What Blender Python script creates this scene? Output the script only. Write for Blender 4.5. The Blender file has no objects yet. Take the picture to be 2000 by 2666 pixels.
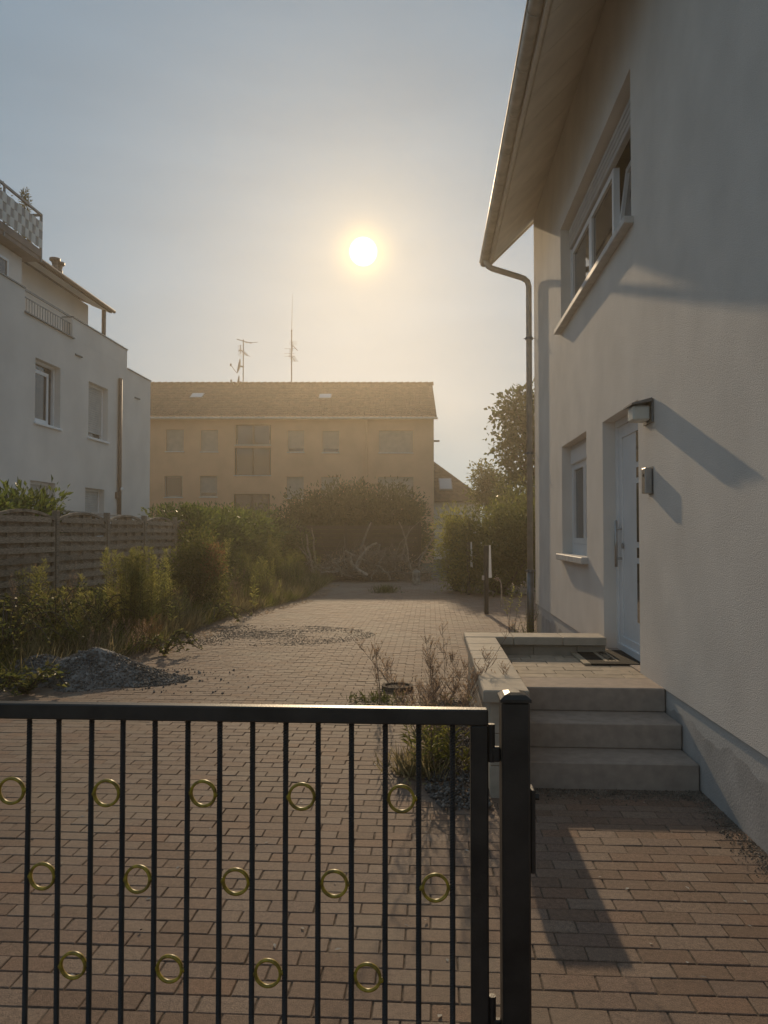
import bpy, math, random
import numpy as np
from mathutils import Vector, Matrix

# ------------------------------------------------------------------ camera
CAMH = 1.62
FPX = 2000.0                       # focal length in photograph pixels (2000 x 2666)
YAW = math.radians(3.43)           # camera looks this far left of +Y (house wall direction)
PITCH = math.atan(55 / FPX)        # slightly upwards
sc = bpy.context.scene
cd = bpy.data.cameras.new('camera'); cam = bpy.data.objects.new('camera', cd)
sc.collection.objects.link(cam); sc.camera = cam
cd.sensor_fit = 'VERTICAL'; cd.sensor_height = 36.0; cd.lens = FPX / 2666 * 36.0
cd.clip_start = 0.05; cd.clip_end = 2000
cam.location = (0, 0, CAMH)
cam.rotation_euler = (math.pi / 2 + PITCH, 0, YAW)
_R = cam.rotation_euler.to_matrix()

def ray(px, py):
    return (_R @ Vector(((px - 1000) / FPX, (1333 - py) / FPX, -1))).normalized()
def onX(px, py, X):
    r = ray(px, py); return Vector((0, 0, CAMH)) + r * (X / r.x)
def onY(px, py, Y):
    r = ray(px, py); return Vector((0, 0, CAMH)) + r * (Y / r.y)
def onZ(px, py, Z):
    r = ray(px, py); return Vector((0, 0, CAMH)) + r * ((Z - CAMH) / r.z)
def uv(u, v, z=0.0):               # camera-aligned plan coordinates (right, forward) to world
    c, s = math.cos(YAW), math.sin(YAW)
    return Vector((u * c - v * s, u * s + v * c, z))

# ------------------------------------------------------------------ world, sun, exposure
SUN = ray(946, 655)
elev = math.asin(SUN.z); az = math.atan2(SUN.x, SUN.y)      # az measured from +Y towards +X
w = bpy.data.worlds.new('World'); sc.world = w; w.use_nodes = True
nt = w.node_tree; nt.nodes.clear()
N = nt.nodes.new; L = nt.links.new
out = N('ShaderNodeOutputWorld'); bg = N('ShaderNodeBackground'); L(bg.outputs[0], out.inputs[0])
sky = N('ShaderNodeTexSky'); sky.sky_type = 'NISHITA'; sky.sun_disc = False
sky.sun_elevation = elev; sky.sun_rotation = az
sky.air_density = 1.0; sky.dust_density = 0.4; sky.ozone_density = 1.5; sky.altitude = 100
bg.inputs[1].default_value = 0.1
# hazy aureole and disc of the visible sun, part of the sky by direction
tc = N('ShaderNodeTexCoord'); dp = N('ShaderNodeVectorMath'); dp.operation = 'DOT_PRODUCT'
L(tc.outputs['Generated'], dp.inputs[0]); dp.inputs[1].default_value = SUN
def mth(op, a, b=None, c=None):
    m = N('ShaderNodeMath'); m.operation = op
    for i, v in enumerate((a, b, c)):
        if v is None: continue
        if isinstance(v, (int, float)): m.inputs[i].default_value = v
        else: L(v, m.inputs[i])
    return m.outputs[0]
dotc = mth('MAXIMUM', dp.outputs['Value'], 0.0)
def lobe(power, col):
    p = mth('POWER', dotc, float(power))
    v = N('ShaderNodeVectorMath'); v.operation = 'SCALE'; v.inputs[0].default_value = col; L(p, v.inputs[3]); return v.outputs[0]
def vadd(a, b):
    v = N('ShaderNodeVectorMath'); v.operation = 'ADD'; L(a, v.inputs[0]); L(b, v.inputs[1]); return v.outputs[0]
disc = N('ShaderNodeMapRange'); disc.interpolation_type = 'SMOOTHSTEP'
disc.inputs[1].default_value = math.cos(math.radians(1.05)); disc.inputs[2].default_value = math.cos(math.radians(0.35))
L(dp.outputs['Value'], disc.inputs[0])
dv = N('ShaderNodeVectorMath'); dv.operation = 'SCALE'; dv.inputs[0].default_value = (60, 58, 52); L(disc.outputs[0], dv.inputs[3])
# hazy evening: the whole dome evened out compared with a clear sky
sc1 = N('ShaderNodeVectorMath'); sc1.operation = 'SCALE'; L(sky.outputs[0], sc1.inputs[0]); sc1.inputs[3].default_value = .055
gm_ = N('ShaderNodeGamma'); gm_.inputs[1].default_value = .22; L(sc1.outputs[0], gm_.inputs[0])
sc2 = N('ShaderNodeVectorMath'); sc2.operation = 'MULTIPLY'; L(gm_.outputs[0], sc2.inputs[0]); sc2.inputs[1].default_value = (3.0, 3.82, 4.45)
cmap = N('ShaderNodeMapping'); cmap.inputs['Scale'].default_value = (1.6, 1.6, 7.0); cmap.inputs['Rotation'].default_value = (.25, .1, 0); L(tc.outputs['Generated'], cmap.inputs[0])
cn = N('ShaderNodeTexNoise'); cn.inputs['Scale'].default_value = 1.7; cn.inputs['Detail'].default_value = 5; L(cmap.outputs[0], cn.inputs[0])
cr_ = N('ShaderNodeMapRange'); cr_.inputs[1].default_value = .3; cr_.inputs[2].default_value = .75; cr_.inputs[3].default_value = .95; cr_.inputs[4].default_value = 1.09; L(cn.outputs[0], cr_.inputs[0])
sc3 = N('ShaderNodeVectorMath'); sc3.operation = 'SCALE'; L(sc2.outputs[0], sc3.inputs[0]); L(cr_.outputs[0], sc3.inputs[3])
tot = vadd(sc3.outputs[0], vadd(vadd(lobe(3200, (7.5, 4.6, 1.0)), lobe(350, (1.4, .9, .22))), dv.outputs[0]))
L(tot, bg.inputs[0])

sd = bpy.data.lights.new('sun', 'SUN'); sun = bpy.data.objects.new('sun', sd); sc.collection.objects.link(sun)
sd.energy = 2.0; sd.angle = math.radians(0.6); sd.color = (1.0, 0.75, 0.47)
sun.rotation_euler = (-SUN).to_track_quat('-Z', 'Y').to_euler(); sun.location = SUN * 60

sc.view_settings.view_transform = 'Standard'; sc.view_settings.look = 'None'
sc.view_settings.exposure = 0.20; sc.view_settings.gamma = 1.0; sc.view_settings.use_curve_mapping = False
sc.cycles.use_denoising = True
sc.cycles.max_bounces = 8; sc.cycles.diffuse_bounces = 3; sc.cycles.transparent_max_bounces = 8
sc.cycles.volume_bounces = 0; sc.cycles.sample_clamp_indirect = 4.0
sc.cycles.caustics_reflective = False; sc.cycles.caustics_refractive = False

# ------------------------------------------------------------------ helpers
C = sc.collection
random.seed(11); rng = np.random.default_rng(5)
BASE = {}

class MB:                                           # collects shapes into one mesh
    def __init__(s): s.v = []; s.f = []
    def quad(s, a, b, c, d): i = len(s.v); s.v += [tuple(a), tuple(b), tuple(c), tuple(d)]; s.f.append((i, i+1, i+2, i+3)); return s
    def poly(s, pts): i = len(s.v); s.v += [tuple(p) for p in pts]; s.f.append(tuple(range(i, i + len(pts)))); return s
    def box(s, x0, x1, y0, y1, z0, z1):
        i = len(s.v)
        s.v += [(x, y, z) for z in (z0, z1) for y in (y0, y1) for x in (x0, x1)]
        s.f += [tuple(i + k for k in q) for q in ((0, 2, 3, 1), (4, 5, 7, 6), (0, 1, 5, 4), (2, 6, 7, 3), (0, 4, 6, 2), (1, 3, 7, 5))]
        return s
    def bbox(s, x0, x1, y0, y1, z0, z1, b=0.006):    # box with chamfered edges
        cx, cy, cz = (x0+x1)/2, (y0+y1)/2, (z0+z1)/2; h = ((x1-x0)/2, (y1-y0)/2, (z1-z0)/2)
        b = min(b, min(h) * .8); i = len(s.v); idx = {}
        for sx in (-1, 1):
            for sy in (-1, 1):
                for sz in (-1, 1):
                    for ax in range(3):
                        o = [h[0]-b, h[1]-b, h[2]-b]; o[ax] = h[ax]
                        idx[(sx, sy, sz, ax)] = len(s.v)
                        s.v.append((cx + sx*o[0], cy + sy*o[1], cz + sz*o[2]))
        S = (-1, 1)
        def key(ax, sa, sb, sc_):
            t = [0, 0, 0]; t[ax] = sa; t[(ax+1) % 3] = sb; t[(ax+2) % 3] = sc_; return tuple(t)
        for ax in range(3):
            for sa in S:
                q = [idx[key(ax, sa, b1, c1) + (ax,)] for b1, c1 in ((-1, -1), (1, -1), (1, 1), (-1, 1))]
                s.f.append(tuple(q if sa > 0 else q[::-1]))
            a1, a2 = (ax+1) % 3, (ax+2) % 3
            for s1 in S:
                for s2 in S:
                    k0, k1 = key(ax, -1, s1, s2), key(ax, 1, s1, s2)
                    q = [idx[k0 + (a1,)], idx[k1 + (a1,)], idx[k1 + (a2,)], idx[k0 + (a2,)]]
                    s.f.append(tuple(q if s1*s2 < 0 else q[::-1]))
        for sx in S:
            for sy in S:
                for sz in S:
                    t = [idx[(sx, sy, sz, a)] for a in range(3)]
                    s.f.append(tuple(t if sx*sy*sz > 0 else t[::-1]))
        return s
    def obox(s, o, ax, ay, az_):                      # centre and three half vectors
        i = len(s.v); o = Vector(o); ax, ay, az_ = Vector(ax), Vector(ay), Vector(az_)
        for k in (-1, 1):
            for j in (-1, 1):
                for h in (-1, 1): s.v.append(tuple(o + ax*h + ay*j + az_*k))
        s.f += [tuple(i + k for k in q) for q in ((0, 2, 3, 1), (4, 5, 7, 6), (0, 1, 5, 4), (2, 6, 7, 3), (0, 4, 6, 2), (1, 3, 7, 5))]
        return s
    def bar(s, a, b, w, h, up=(0, 0, 1)):             # rectangular bar from a to b
        a, b = Vector(a), Vector(b); d = (b - a); up = Vector(up)
        sx = d.cross(up)
        if sx.length < 1e-6: sx = d.cross(Vector((1, 0, 0)))
        sx.normalize(); u2 = sx.cross(d).normalized()
        return s.obox((a + b) / 2, d / 2, sx * w / 2, u2 * h / 2)
    def tube(s, pts, rad, n=6, cap=True):
        pts = [Vector(p) for p in pts]; m = len(pts)
        rad = [rad] * m if isinstance(rad, (int, float)) else rad
        i0 = len(s.v); prev = None
        for k in range(m):
            d = (pts[min(k+1, m-1)] - pts[max(k-1, 0)])
            d = d.normalized() if d.length > 1e-9 else Vector((0, 0, 1))
            if prev is None:
                a = d.cross(Vector((0, 0, 1)) if abs(d.z) < .9 else Vector((1, 0, 0))).normalized()
            else:
                a = (prev - d * prev.dot(d)).normalized()
            prev = a; b = d.cross(a)
            for j in range(n):
                t = 2 * math.pi * j / n
                s.v.append(tuple(pts[k] + (a * math.cos(t) + b * math.sin(t)) * rad[k]))
        for k in range(m - 1):
            for j in range(n):
                a0 = i0 + k*n + j; a1 = i0 + k*n + (j+1) % n
                s.f.append((a0, a1, a1 + n, a0 + n))
        if cap:
            s.f.append(tuple(i0 + j for j in range(n))[::-1]); s.f.append(tuple(i0 + (m-1)*n + j for j in range(n)))
        return s
    def prism(s, poly, fn, a, b):                     # extrude 2-D polygon: fn(p, q, t) -> xyz
        n = len(poly); i = len(s.v)
        s.v += [tuple(fn(p, q, a)) for p, q in poly] + [tuple(fn(p, q, b)) for p, q in poly]
        s.f.append(tuple(range(i, i+n))[::-1]); s.f.append(tuple(range(i+n, i+2*n)))
        for k in range(n):
            l = (k+1) % n; s.f.append((i+k, i+l, i+n+l, i+n+k))
        return s
    def lathe(s, c, prof, n=16, axis='z'):
        i0 = len(s.v); c = Vector(c)
        for r, h in prof:
            for j in range(n):
                t = 2*math.pi*j/n; p = (r*math.cos(t), r*math.sin(t), h)
                if axis == 'y': p = (p[0], p[2], p[1])
                if axis == 'x': p = (p[2], p[0], p[1])
                s.v.append(tuple(c + Vector(p)))
        for k in range(len(prof)-1):
            for j in range(n):
                a0 = i0+k*n+j; a1 = i0+k*n+(j+1) % n; s.f.append((a0, a1, a1+n, a0+n))
        s.f.append(tuple(i0+j for j in range(n))[::-1]); s.f.append(tuple(i0+(len(prof)-1)*n+j for j in range(n)))
        return s

class LB:                                            # numpy leaf collector
    def __init__(s): s.V = []; s.F = []; s.n = 0
    def leaves(s, P, D, Nn, Ln, Wd, lift=.12):
        P = np.asarray(P, float); n = len(P)
        D = D / (np.linalg.norm(D, axis=1, keepdims=True) + 1e-9)
        S = np.cross(D, Nn); S /= (np.linalg.norm(S, axis=1, keepdims=True) + 1e-9)
        Q = np.cross(S, D)
        Ln = np.broadcast_to(np.asarray(Ln, float), (n,))[:, None]; Wd = np.broadcast_to(np.asarray(Wd, float), (n,))[:, None]
        mid = P + D*Ln*.45
        V = np.stack([P, mid + S*Wd/2 + Q*Wd*lift*2, P + D*Ln - Q*Ln*.08, mid - S*Wd/2 + Q*Wd*lift*2], 1).reshape(-1, 3)
        b = np.arange(n)[:, None]*4 + s.n
        s.F.append(np.concatenate([b + [0, 1, 2], b + [0, 2, 3]], 1).reshape(-1, 3)); s.V.append(V); s.n += n*4
        return s
    def chunks(s, P, R):                              # small rough stones (octahedra)
        P = np.asarray(P, float); n = len(P)
        o = np.array([(1, 0, 0), (-1, 0, 0), (0, 1, 0), (0, -1, 0), (0, 0, 1), (0, 0, -1)], float)
        rot = rng.normal(size=(n, 3, 3)); rot, _ = np.linalg.qr(rot)
        sc3 = rng.uniform(.55, 1.15, (n, 1, 3))
        V = (np.einsum('kj,nij->nki', o, rot) * sc3) * np.asarray(R)[:, None, None] + P[:, None, :]
        f = np.array([(0, 2, 4), (2, 1, 4), (1, 3, 4), (3, 0, 4), (2, 0, 5), (1, 2, 5), (3, 1, 5), (0, 3, 5)])
        s.F.append((np.arange(n)[:, None, None]*6 + f + s.n).reshape(-1, 3)); s.V.append(V.reshape(-1, 3)); s.n += n*6
        return s

def link(name, me, m, parent=None):
    o = bpy.data.objects.new(name, me); C.objects.link(o)
    if m and not me.materials: me.materials.append(m)
    if parent is not None:
        o.parent = parent
        if parent.parent is None and parent.name in BASE: o.location = -BASE[parent.name]
    return o
def add(name, mb, m, parent=None, smooth=False):
    me = bpy.data.meshes.new(name)
    if isinstance(mb, LB):
        V = np.concatenate(mb.V); F = np.concatenate(mb.F)
        me.vertices.add(len(V)); me.vertices.foreach_set('co', V.astype(np.float32).ravel())
        me.loops.add(len(F)*3); me.loops.foreach_set('vertex_index', F.astype(np.int32).ravel())
        me.polygons.add(len(F)); me.polygons.foreach_set('loop_start', np.arange(0, len(F)*3, 3, dtype=np.int32))
        me.polygons.foreach_set('loop_total', np.full(len(F), 3, dtype=np.int32))
        me.update(calc_edges=True)
    else:
        me.from_pydata(mb.v, [], mb.f); me.update()
    if smooth: me.polygons.foreach_set('use_smooth', [True]*len(me.polygons))
    return link(name, me, m, parent)
def thing(name, label, cat, base=(0, 0, 0), group=None, rotz=0.0):
    o = bpy.data.objects.new(name, None); C.objects.link(o); o.empty_display_size = .2
    b = Vector(base); BASE[o.name] = b
    o.rotation_euler = (0, 0, rotz); o.location = Matrix.Rotation(rotz, 3, 'Z') @ b
    o['label'] = label; o['category'] = cat
    if group: o['group'] = group
    return o
def tag(o, label, cat, group=None):
    o['label'] = label; o['category'] = cat
    if group: o['group'] = group
    return o
def kind(o, k): o['kind'] = k; return o

# ------------------------------------------------------------------ materials
def mat(name, col, rough=.8, var=.12, vs=6.0, bump=0.0, bs=80.0, spec=.3, metal=0.0, col2=None, stretch=None, dirt=0.0, island=0.0):
    m = bpy.data.materials.new(name); m.use_nodes = True; t = m.node_tree; b = t.nodes['Principled BSDF']
    n_, l_ = t.nodes.new, t.links.new
    b.inputs['Roughness'].default_value = rough; b.inputs['Metallic'].default_value = metal
    b.inputs['Specular IOR Level'].default_value = spec
    g = n_('ShaderNodeNewGeometry'); mp = n_('ShaderNodeMapping'); l_(g.outputs['Position'], mp.inputs[0])
    if stretch: mp.inputs['Scale'].default_value = stretch
    n1 = n_('ShaderNodeTexNoise'); n1.inputs['Scale'].default_value = vs; n1.inputs['Detail'].default_value = 6; l_(mp.outputs[0], n1.inputs[0])
    mx = n_('ShaderNodeMix'); mx.data_type = 'RGBA'
    c2 = col2 or tuple(max(0, c * (1 - 2.2*var)) for c in col)
    mx.inputs[6].default_value = (*c2, 1); mx.inputs[7].default_value = (*tuple(min(1, c*(1+var)) for c in col), 1)
    mr = n_('ShaderNodeMapRange'); mr.inputs[1].default_value = .3; mr.inputs[2].default_value = .7
    l_(n1.outputs[0], mr.inputs[0]); l_(mr.outputs[0], mx.inputs[0])
    last = mx.outputs[2]
    if island:
        hs = n_('ShaderNodeHueSaturation'); ml = n_('ShaderNodeMapRange'); ml.inputs[3].default_value = 1-island; ml.inputs[4].default_value = 1+island
        oi = n_('ShaderNodeObjectInfo'); ad = n_('ShaderNodeMath'); ad.operation = 'ADD'; fr = n_('ShaderNodeMath'); fr.operation = 'FRACT'
        l_(g.outputs['Random Per Island'], ad.inputs[0]); l_(oi.outputs['Random'], ad.inputs[1]); l_(ad.outputs[0], fr.inputs[0])
        l_(fr.outputs[0], ml.inputs[0]); l_(ml.outputs[0], hs.inputs['Value']); l_(last, hs.inputs['Color']); last = hs.outputs[0]
    if dirt:
        n3 = n_('ShaderNodeTexNoise'); n3.inputs['Scale'].default_value = 1.1; n3.inputs['Detail'].default_value = 8; n3.inputs['Roughness'].default_value = .65
        l_(mp.outputs[0], n3.inputs[0])
        r3 = n_('ShaderNodeMapRange'); r3.inputs[1].default_value = .52; r3.inputs[2].default_value = .72; r3.inputs[4].default_value = dirt; l_(n3.outputs[0], r3.inputs[0])
        m3 = n_('ShaderNodeMix'); m3.data_type = 'RGBA'; l_(r3.outputs[0], m3.inputs[0]); l_(last, m3.inputs[6])
        m3.inputs[7].default_value = (*tuple(c*.55 for c in col), 1); last = m3.outputs[2]
    l_(last, b.inputs['Base Color'])
    if bump:
        n2 = n_('ShaderNodeTexNoise'); n2.inputs['Scale'].default_value = bs; n2.inputs['Detail'].default_value = 3
        l_(mp.outputs[0], n2.inputs[0])
        bp = n_('ShaderNodeBump'); bp.inputs['Strength'].default_value = 1.0; bp.inputs['Distance'].default_value = bump
        l_(n2.outputs[0], bp.inputs['Height']); l_(bp.outputs[0], b.inputs['Normal'])
    return m

def leafmat(name, col, col2, trans=.45, rough=.45, spec=.35, val=.35):
    m = bpy.data.materials.new(name); m.use_nodes = True; t = m.node_tree; t.nodes.clear(); n_, l_ = t.nodes.new, t.links.new
    o = n_('ShaderNodeOutputMaterial'); g = n_('ShaderNodeNewGeometry')
    mx = n_('ShaderNodeMix'); mx.data_type = 'RGBA'; mx.inputs[6].default_value = (*col, 1); mx.inputs[7].default_value = (*col2, 1)
    l_(g.outputs['Random Per Island'], mx.inputs[0])
    nz = n_('ShaderNodeTexNoise'); nz.inputs['Scale'].default_value = 2.2; l_(g.outputs['Position'], nz.inputs[0])
    hs = n_('ShaderNodeHueSaturation'); mr = n_('ShaderNodeMapRange'); mr.inputs[1].default_value = .3; mr.inputs[2].default_value = .7
    mr.inputs[3].default_value = 1-val; mr.inputs[4].default_value = 1+val
    l_(nz.outputs[0], mr.inputs[0]); l_(mr.outputs[0], hs.inputs['Value']); l_(mx.outputs[2], hs.inputs['Color'])
    p = n_('ShaderNodeBsdfPrincipled'); p.inputs['Roughness'].default_value = rough; p.inputs['Specular IOR Level'].default_value = spec
    tr = n_('ShaderNodeBsdfTranslucent'); l_(hs.outputs[0], p.inputs['Base Color'])
    h2 = n_('ShaderNodeHueSaturation'); h2.inputs['Value'].default_value = 2.3; h2.inputs['Hue'].default_value = .497; l_(hs.outputs[0], h2.inputs['Color']); l_(h2.outputs[0], tr.inputs['Color'])
    ms = n_('ShaderNodeMixShader'); ms.inputs[0].default_value = trans; l_(p.outputs[0], ms.inputs[1]); l_(tr.outputs[0], ms.inputs[2]); l_(ms.outputs[0], o.inputs[0])
    return m

def pavermat(name, cols, sx, sy, rough=.75):
    m = mat(name, cols[0], rough, .10, 45.0, .0025, 190.0, .22, dirt=.28); t = m.node_tree; n_, l_ = t.nodes.new, t.links.new
    b = t.nodes['Principled BSDF']; old = b.inputs['Base Color'].links[0].from_socket
    fn = n_('ShaderNodeTexNoise'); fn.inputs['Scale'].default_value = 260; fn.inputs['Detail'].default_value = 1
    g = n_('ShaderNodeNewGeometry'); sp = n_('ShaderNodeSeparateXYZ'); l_(g.outputs['Position'], sp.inputs[0])
    def q(op, a, bb=0.0):
        k = n_('ShaderNodeMath'); k.operation = op
        for i, v in enumerate((a, bb)):
            if isinstance(v, (int, float)): k.inputs[i].default_value = v
            else: l_(v, k.inputs[i])
        return k.outputs[0]
    row = q('FLOOR', q('DIVIDE', sp.outputs[1], sy))
    col = q('FLOOR', q('ADD', q('DIVIDE', sp.outputs[0], sx), q('MULTIPLY', q('FLOORED_MODULO', row, 2.0), .5)))
    cb = n_('ShaderNodeCombineXYZ'); l_(row, cb.inputs[0]); l_(col, cb.inputs[1])
    wn = n_('ShaderNodeTexWhiteNoise'); wn.noise_dimensions = '3D'; l_(cb.outputs[0], wn.inputs[0])
    cr = n_('ShaderNodeValToRGB'); l_(wn.outputs[0], cr.inputs[0])
    while len(cr.color_ramp.elements) < len(cols): cr.color_ramp.elements.new(.5)
    for i, c in enumerate(cols):
        cr.color_ramp.elements[i].position = i / (len(cols) - 1); cr.color_ramp.elements[i].color = (*tuple(v / cols[0][k] for k, v in enumerate(c)), 1)
    mm = n_('ShaderNodeMix'); mm.data_type = 'RGBA'; mm.blend_type = 'MULTIPLY'; mm.inputs[0].default_value = 1; mm.clamp_factor = False
    l_(old, mm.inputs[6]); l_(cr.outputs[0], mm.inputs[7])
    l_(g.outputs['Position'], fn.inputs[0]); fr_ = n_('ShaderNodeMapRange'); fr_.inputs[1].default_value = .32; fr_.inputs[2].default_value = .68; fr_.inputs[3].default_value = .72; fr_.inputs[4].default_value = 1.28; l_(fn.outputs[0], fr_.inputs[0])
    sv = n_('ShaderNodeVectorMath'); sv.operation = 'SCALE'; l_(mm.outputs[2], sv.inputs[0]); l_(fr_.outputs[0], sv.inputs[3])
    sn = n_('ShaderNodeTexNoise'); sn.inputs['Scale'].default_value = .55; sn.inputs['Detail'].default_value = 7; sn.inputs['Roughness'].default_value = .62; l_(g.outputs['Position'], sn.inputs[0])
    sr = n_('ShaderNodeMapRange'); sr.inputs[1].default_value = .50; sr.inputs[2].default_value = .68; sr.inputs[4].default_value = .6; l_(sn.outputs[0], sr.inputs[0])
    sm_ = n_('ShaderNodeMix'); sm_.data_type = 'RGBA'; l_(sr.outputs[0], sm_.inputs[0]); l_(sv.outputs[0], sm_.inputs[6]); sm_.inputs[7].default_value = (.33, .265, .19, 1)
    l_(sm_.outputs[2], b.inputs['Base Color'])
    return m

M = {}
M['paver'] = pavermat('paver_concrete', [(.27, .183, .132), (.22, .142, .10), (.30, .215, .16), (.25, .173, .132), (.28, .168, .11)], .2, .1)
M['joint'] = mat('joint_sand', (.19, .148, .108), .95, .3, 30, .004, 200)
M['soil'] = mat('dry_soil', (.16, .12, .085), .95, .3, 5, .02, 40)
M['ground'] = mat('ground_earth', (.12, .11, .07), .95, .3, 1.5, .03, 12)
M['stucco'] = mat('white_stucco', (.82, .765, .70), .9, .04, 2.0, .006, 170, .15)
M['stucco2'] = mat('pale_grey_render', (.75, .70, .65), .9, .04, 1.2, .003, 120, .15)
M['orange'] = mat('ochre_render', (.66, .40, .24), .9, .06, .8, .003, 60, .15)
M['plinth'] = mat('grey_plinth', (.50, .48, .46), .85, .10, 3.0, .003, 90, .2, dirt=.35)
def paint_edge(m, top, z0):
    t = m.node_tree; n_, l_ = t.nodes.new, t.links.new; b = t.nodes['Principled BSDF']; old = b.inputs['Base Color'].links[0].from_socket
    g = n_('ShaderNodeNewGeometry'); sp = n_('ShaderNodeSeparateXYZ'); l_(g.outputs['Position'], sp.inputs[0]); nz = n_('ShaderNodeTexNoise'); nz.inputs['Scale'].default_value = 3.5; nz.inputs['Detail'].default_value = 5; l_(g.outputs['Position'], nz.inputs[0])
    ad = n_('ShaderNodeMath'); ad.operation = 'MULTIPLY_ADD'; l_(nz.outputs[0], ad.inputs[0]); ad.inputs[1].default_value = -.22; l_(sp.outputs[2], ad.inputs[2])
    mr = n_('ShaderNodeMapRange'); mr.inputs[1].default_value = z0-.11; mr.inputs[2].default_value = z0-.10; l_(ad.outputs[0], mr.inputs[0])
    mx = n_('ShaderNodeMix'); mx.data_type = 'RGBA'; l_(mr.outputs[0], mx.inputs[0]); l_(old, mx.inputs[6]); mx.inputs[7].default_value = (*top, 1); l_(mx.outputs[2], b.inputs['Base Color'])
M['plinthh'] = mat('painted_plinth', (.50, .47, .44), .85, .10, 3.0, .003, 90, .2, dirt=.3); paint_edge(M['plinthh'], (.60, .57, .53), .37)
M['white'] = mat('white_plastic', (.82, .82, .82), .35, .03, 4, 0, 80, .4)
M['sillst'] = mat('sill_stone', (.62, .60, .57), .6, .08, 10)
M['glass'] = mat('window_glass', (.035, .037, .04), .04, .0, 4, 0, 80, .9)
M['shutter'] = mat('roller_shutter', (.50, .49, .47), .55, .06, 4)
M['shutterb'] = mat('beige_shutter', (.42, .35, .28), .6, .06, 4)
M['step'] = mat('step_concrete', (.45, .36, .295), .8, .08, 14, .0012, 260, .3, dirt=.2)
M['coping'] = mat('coping_concrete', (.50, .425, .335), .75, .08, 10, .001, 240, .3, dirt=.15)
M['tpaver'] = mat('terrace_slab', (.45, .36, .265), .75, .10, 12, .0012, 230, .3, island=.12)
M['gate'] = mat('anthracite_paint', (.036, .030, .026), .42, .25, 9, .0006, 160, .5)
M['ring'] = mat('yellow_ring_paint', (.50, .36, .035), .38, .12, 60, .0006, 120, .5, col2=(.16, .10, .02))
M['wood'] = mat('weathered_fence_wood', (.43, .335, .25), .85, .25, 5, .003, 60, .2, stretch=(30, 2, 30), island=.2)
M['woodd'] = mat('dark_fence_wood', (.10, .07, .05), .85, .2, 5, .003, 60, .2, stretch=(2, 30, 30), island=.2)
M['bark'] = mat('bark', (.13, .10, .075), .9, .25, 14, .006, 60, .2)
M['branch'] = mat('dead_branch', (.42, .34, .27), .85, .25, 12, .003, 80, .2)
M['twig'] = mat('dead_twig', (.28, .205, .155), .9, .2, 8)
M['zinc'] = mat('zinc_metal', (.46, .43, .385), .45, .12, 6, 0, 80, .5, metal=.25)
M['soffit'] = mat('soffit_board', (.78, .72, .62), .8, .05, 3, .001, 90, .2, island=.05)
M['rooftile'] = mat('clay_roof_tile', (.10, .058, .042), .8, .18, 3, .003, 90, .25, island=.25)
M['browntile'] = mat('brown_roof_tile', (.09, .052, .04), .85, .18, 3, .003, 90, .25, island=.25)
M['metal'] = mat('grey_metal', (.22, .22, .22), .45, .1, 8, 0, 80, .5, metal=.6)
M['darkpipe'] = mat('brown_pipe', (.17, .12, .10), .5, .1, 6, 0, 80, .4)
M['steel'] = mat('brushed_steel', (.45, .43, .41), .35, .06, 20, 0, 80, .5, metal=.8)
M['diff'] = mat('opal_diffuser', (.72, .70, .62), .4, .03, 8)
M['mat'] = mat('rubber_mat', (.028, .025, .022), .85, .25, 40, .003, 200, .2)
M['matb'] = mat('mat_trim', (.42, .34, .24), .8, .1, 40)
M['gravel'] = mat('grey_gravel', (.19, .172, .155), .8, .25, 10, 0, 80, .35, island=.45)
M['gravelb'] = mat('brown_gravel', (.27, .225, .18), .85, .25, 10, 0, 80, .3, island=.45)
M['screen'] = mat('grey_weave', (.30, .30, .30), .6, .05, 5)
M['screenl'] = mat('pale_weave', (.62, .62, .60), .6, .05, 5)
M['skylight'] = mat('skylight_glass', (.35, .40, .45), .06, .0, 4, 0, 80, 1.0)
M['pale'] = mat('pale_board', (.55, .52, .48), .7, .12, 5, 0, 80, .3, stretch=(8, 1, 8))
M['litter'] = mat('pale_litter', (.5, .46, .4), .8, .2, 20)
M['dark'] = mat('dark_cap', (.05, .05, .05), .6, .1, 6)
M['laurel'] = leafmat('laurel_leaf', (.05, .075, .016), (.11, .135, .03), .45, .36, .45)
M['hedge'] = leafmat('conifer_leaf', (.055, .06, .022), (.095, .09, .03), .4, .6, .2)
M['shrub'] = leafmat('shrub_leaf', (.06, .075, .02), (.125, .12, .034), .52, .5, .3)
M['shruby'] = leafmat('yellow_green_leaf', (.12, .125, .028), (.22, .20, .05), .6, .5, .3)
M['weed'] = leafmat('weed_leaf', (.085, .10, .026), (.165, .16, .045), .58, .5, .3)
M['weedp'] = leafmat('pale_weed_leaf', (.13, .14, .035), (.24, .22, .07), .6, .5, .3)
M['dryred'] = leafmat('reddish_dry_leaf', (.14, .085, .04), (.22, .14, .06), .4, .7, .15)
M['seed'] = leafmat('dry_seed', (.24, .165, .11), (.36, .26, .17), .45, .8, .1)
M['drygrass'] = leafmat('dry_grass', (.19, .16, .08), (.32, .27, .15), .35, .7, .15)
M['tree'] = leafmat('tree_leaf', (.03, .05, .012), (.065, .085, .02), .4, .45, .35)
M['grass'] = leafmat('green_grass', (.05, .065, .02), (.11, .12, .035), .4, .6, .2)

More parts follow.
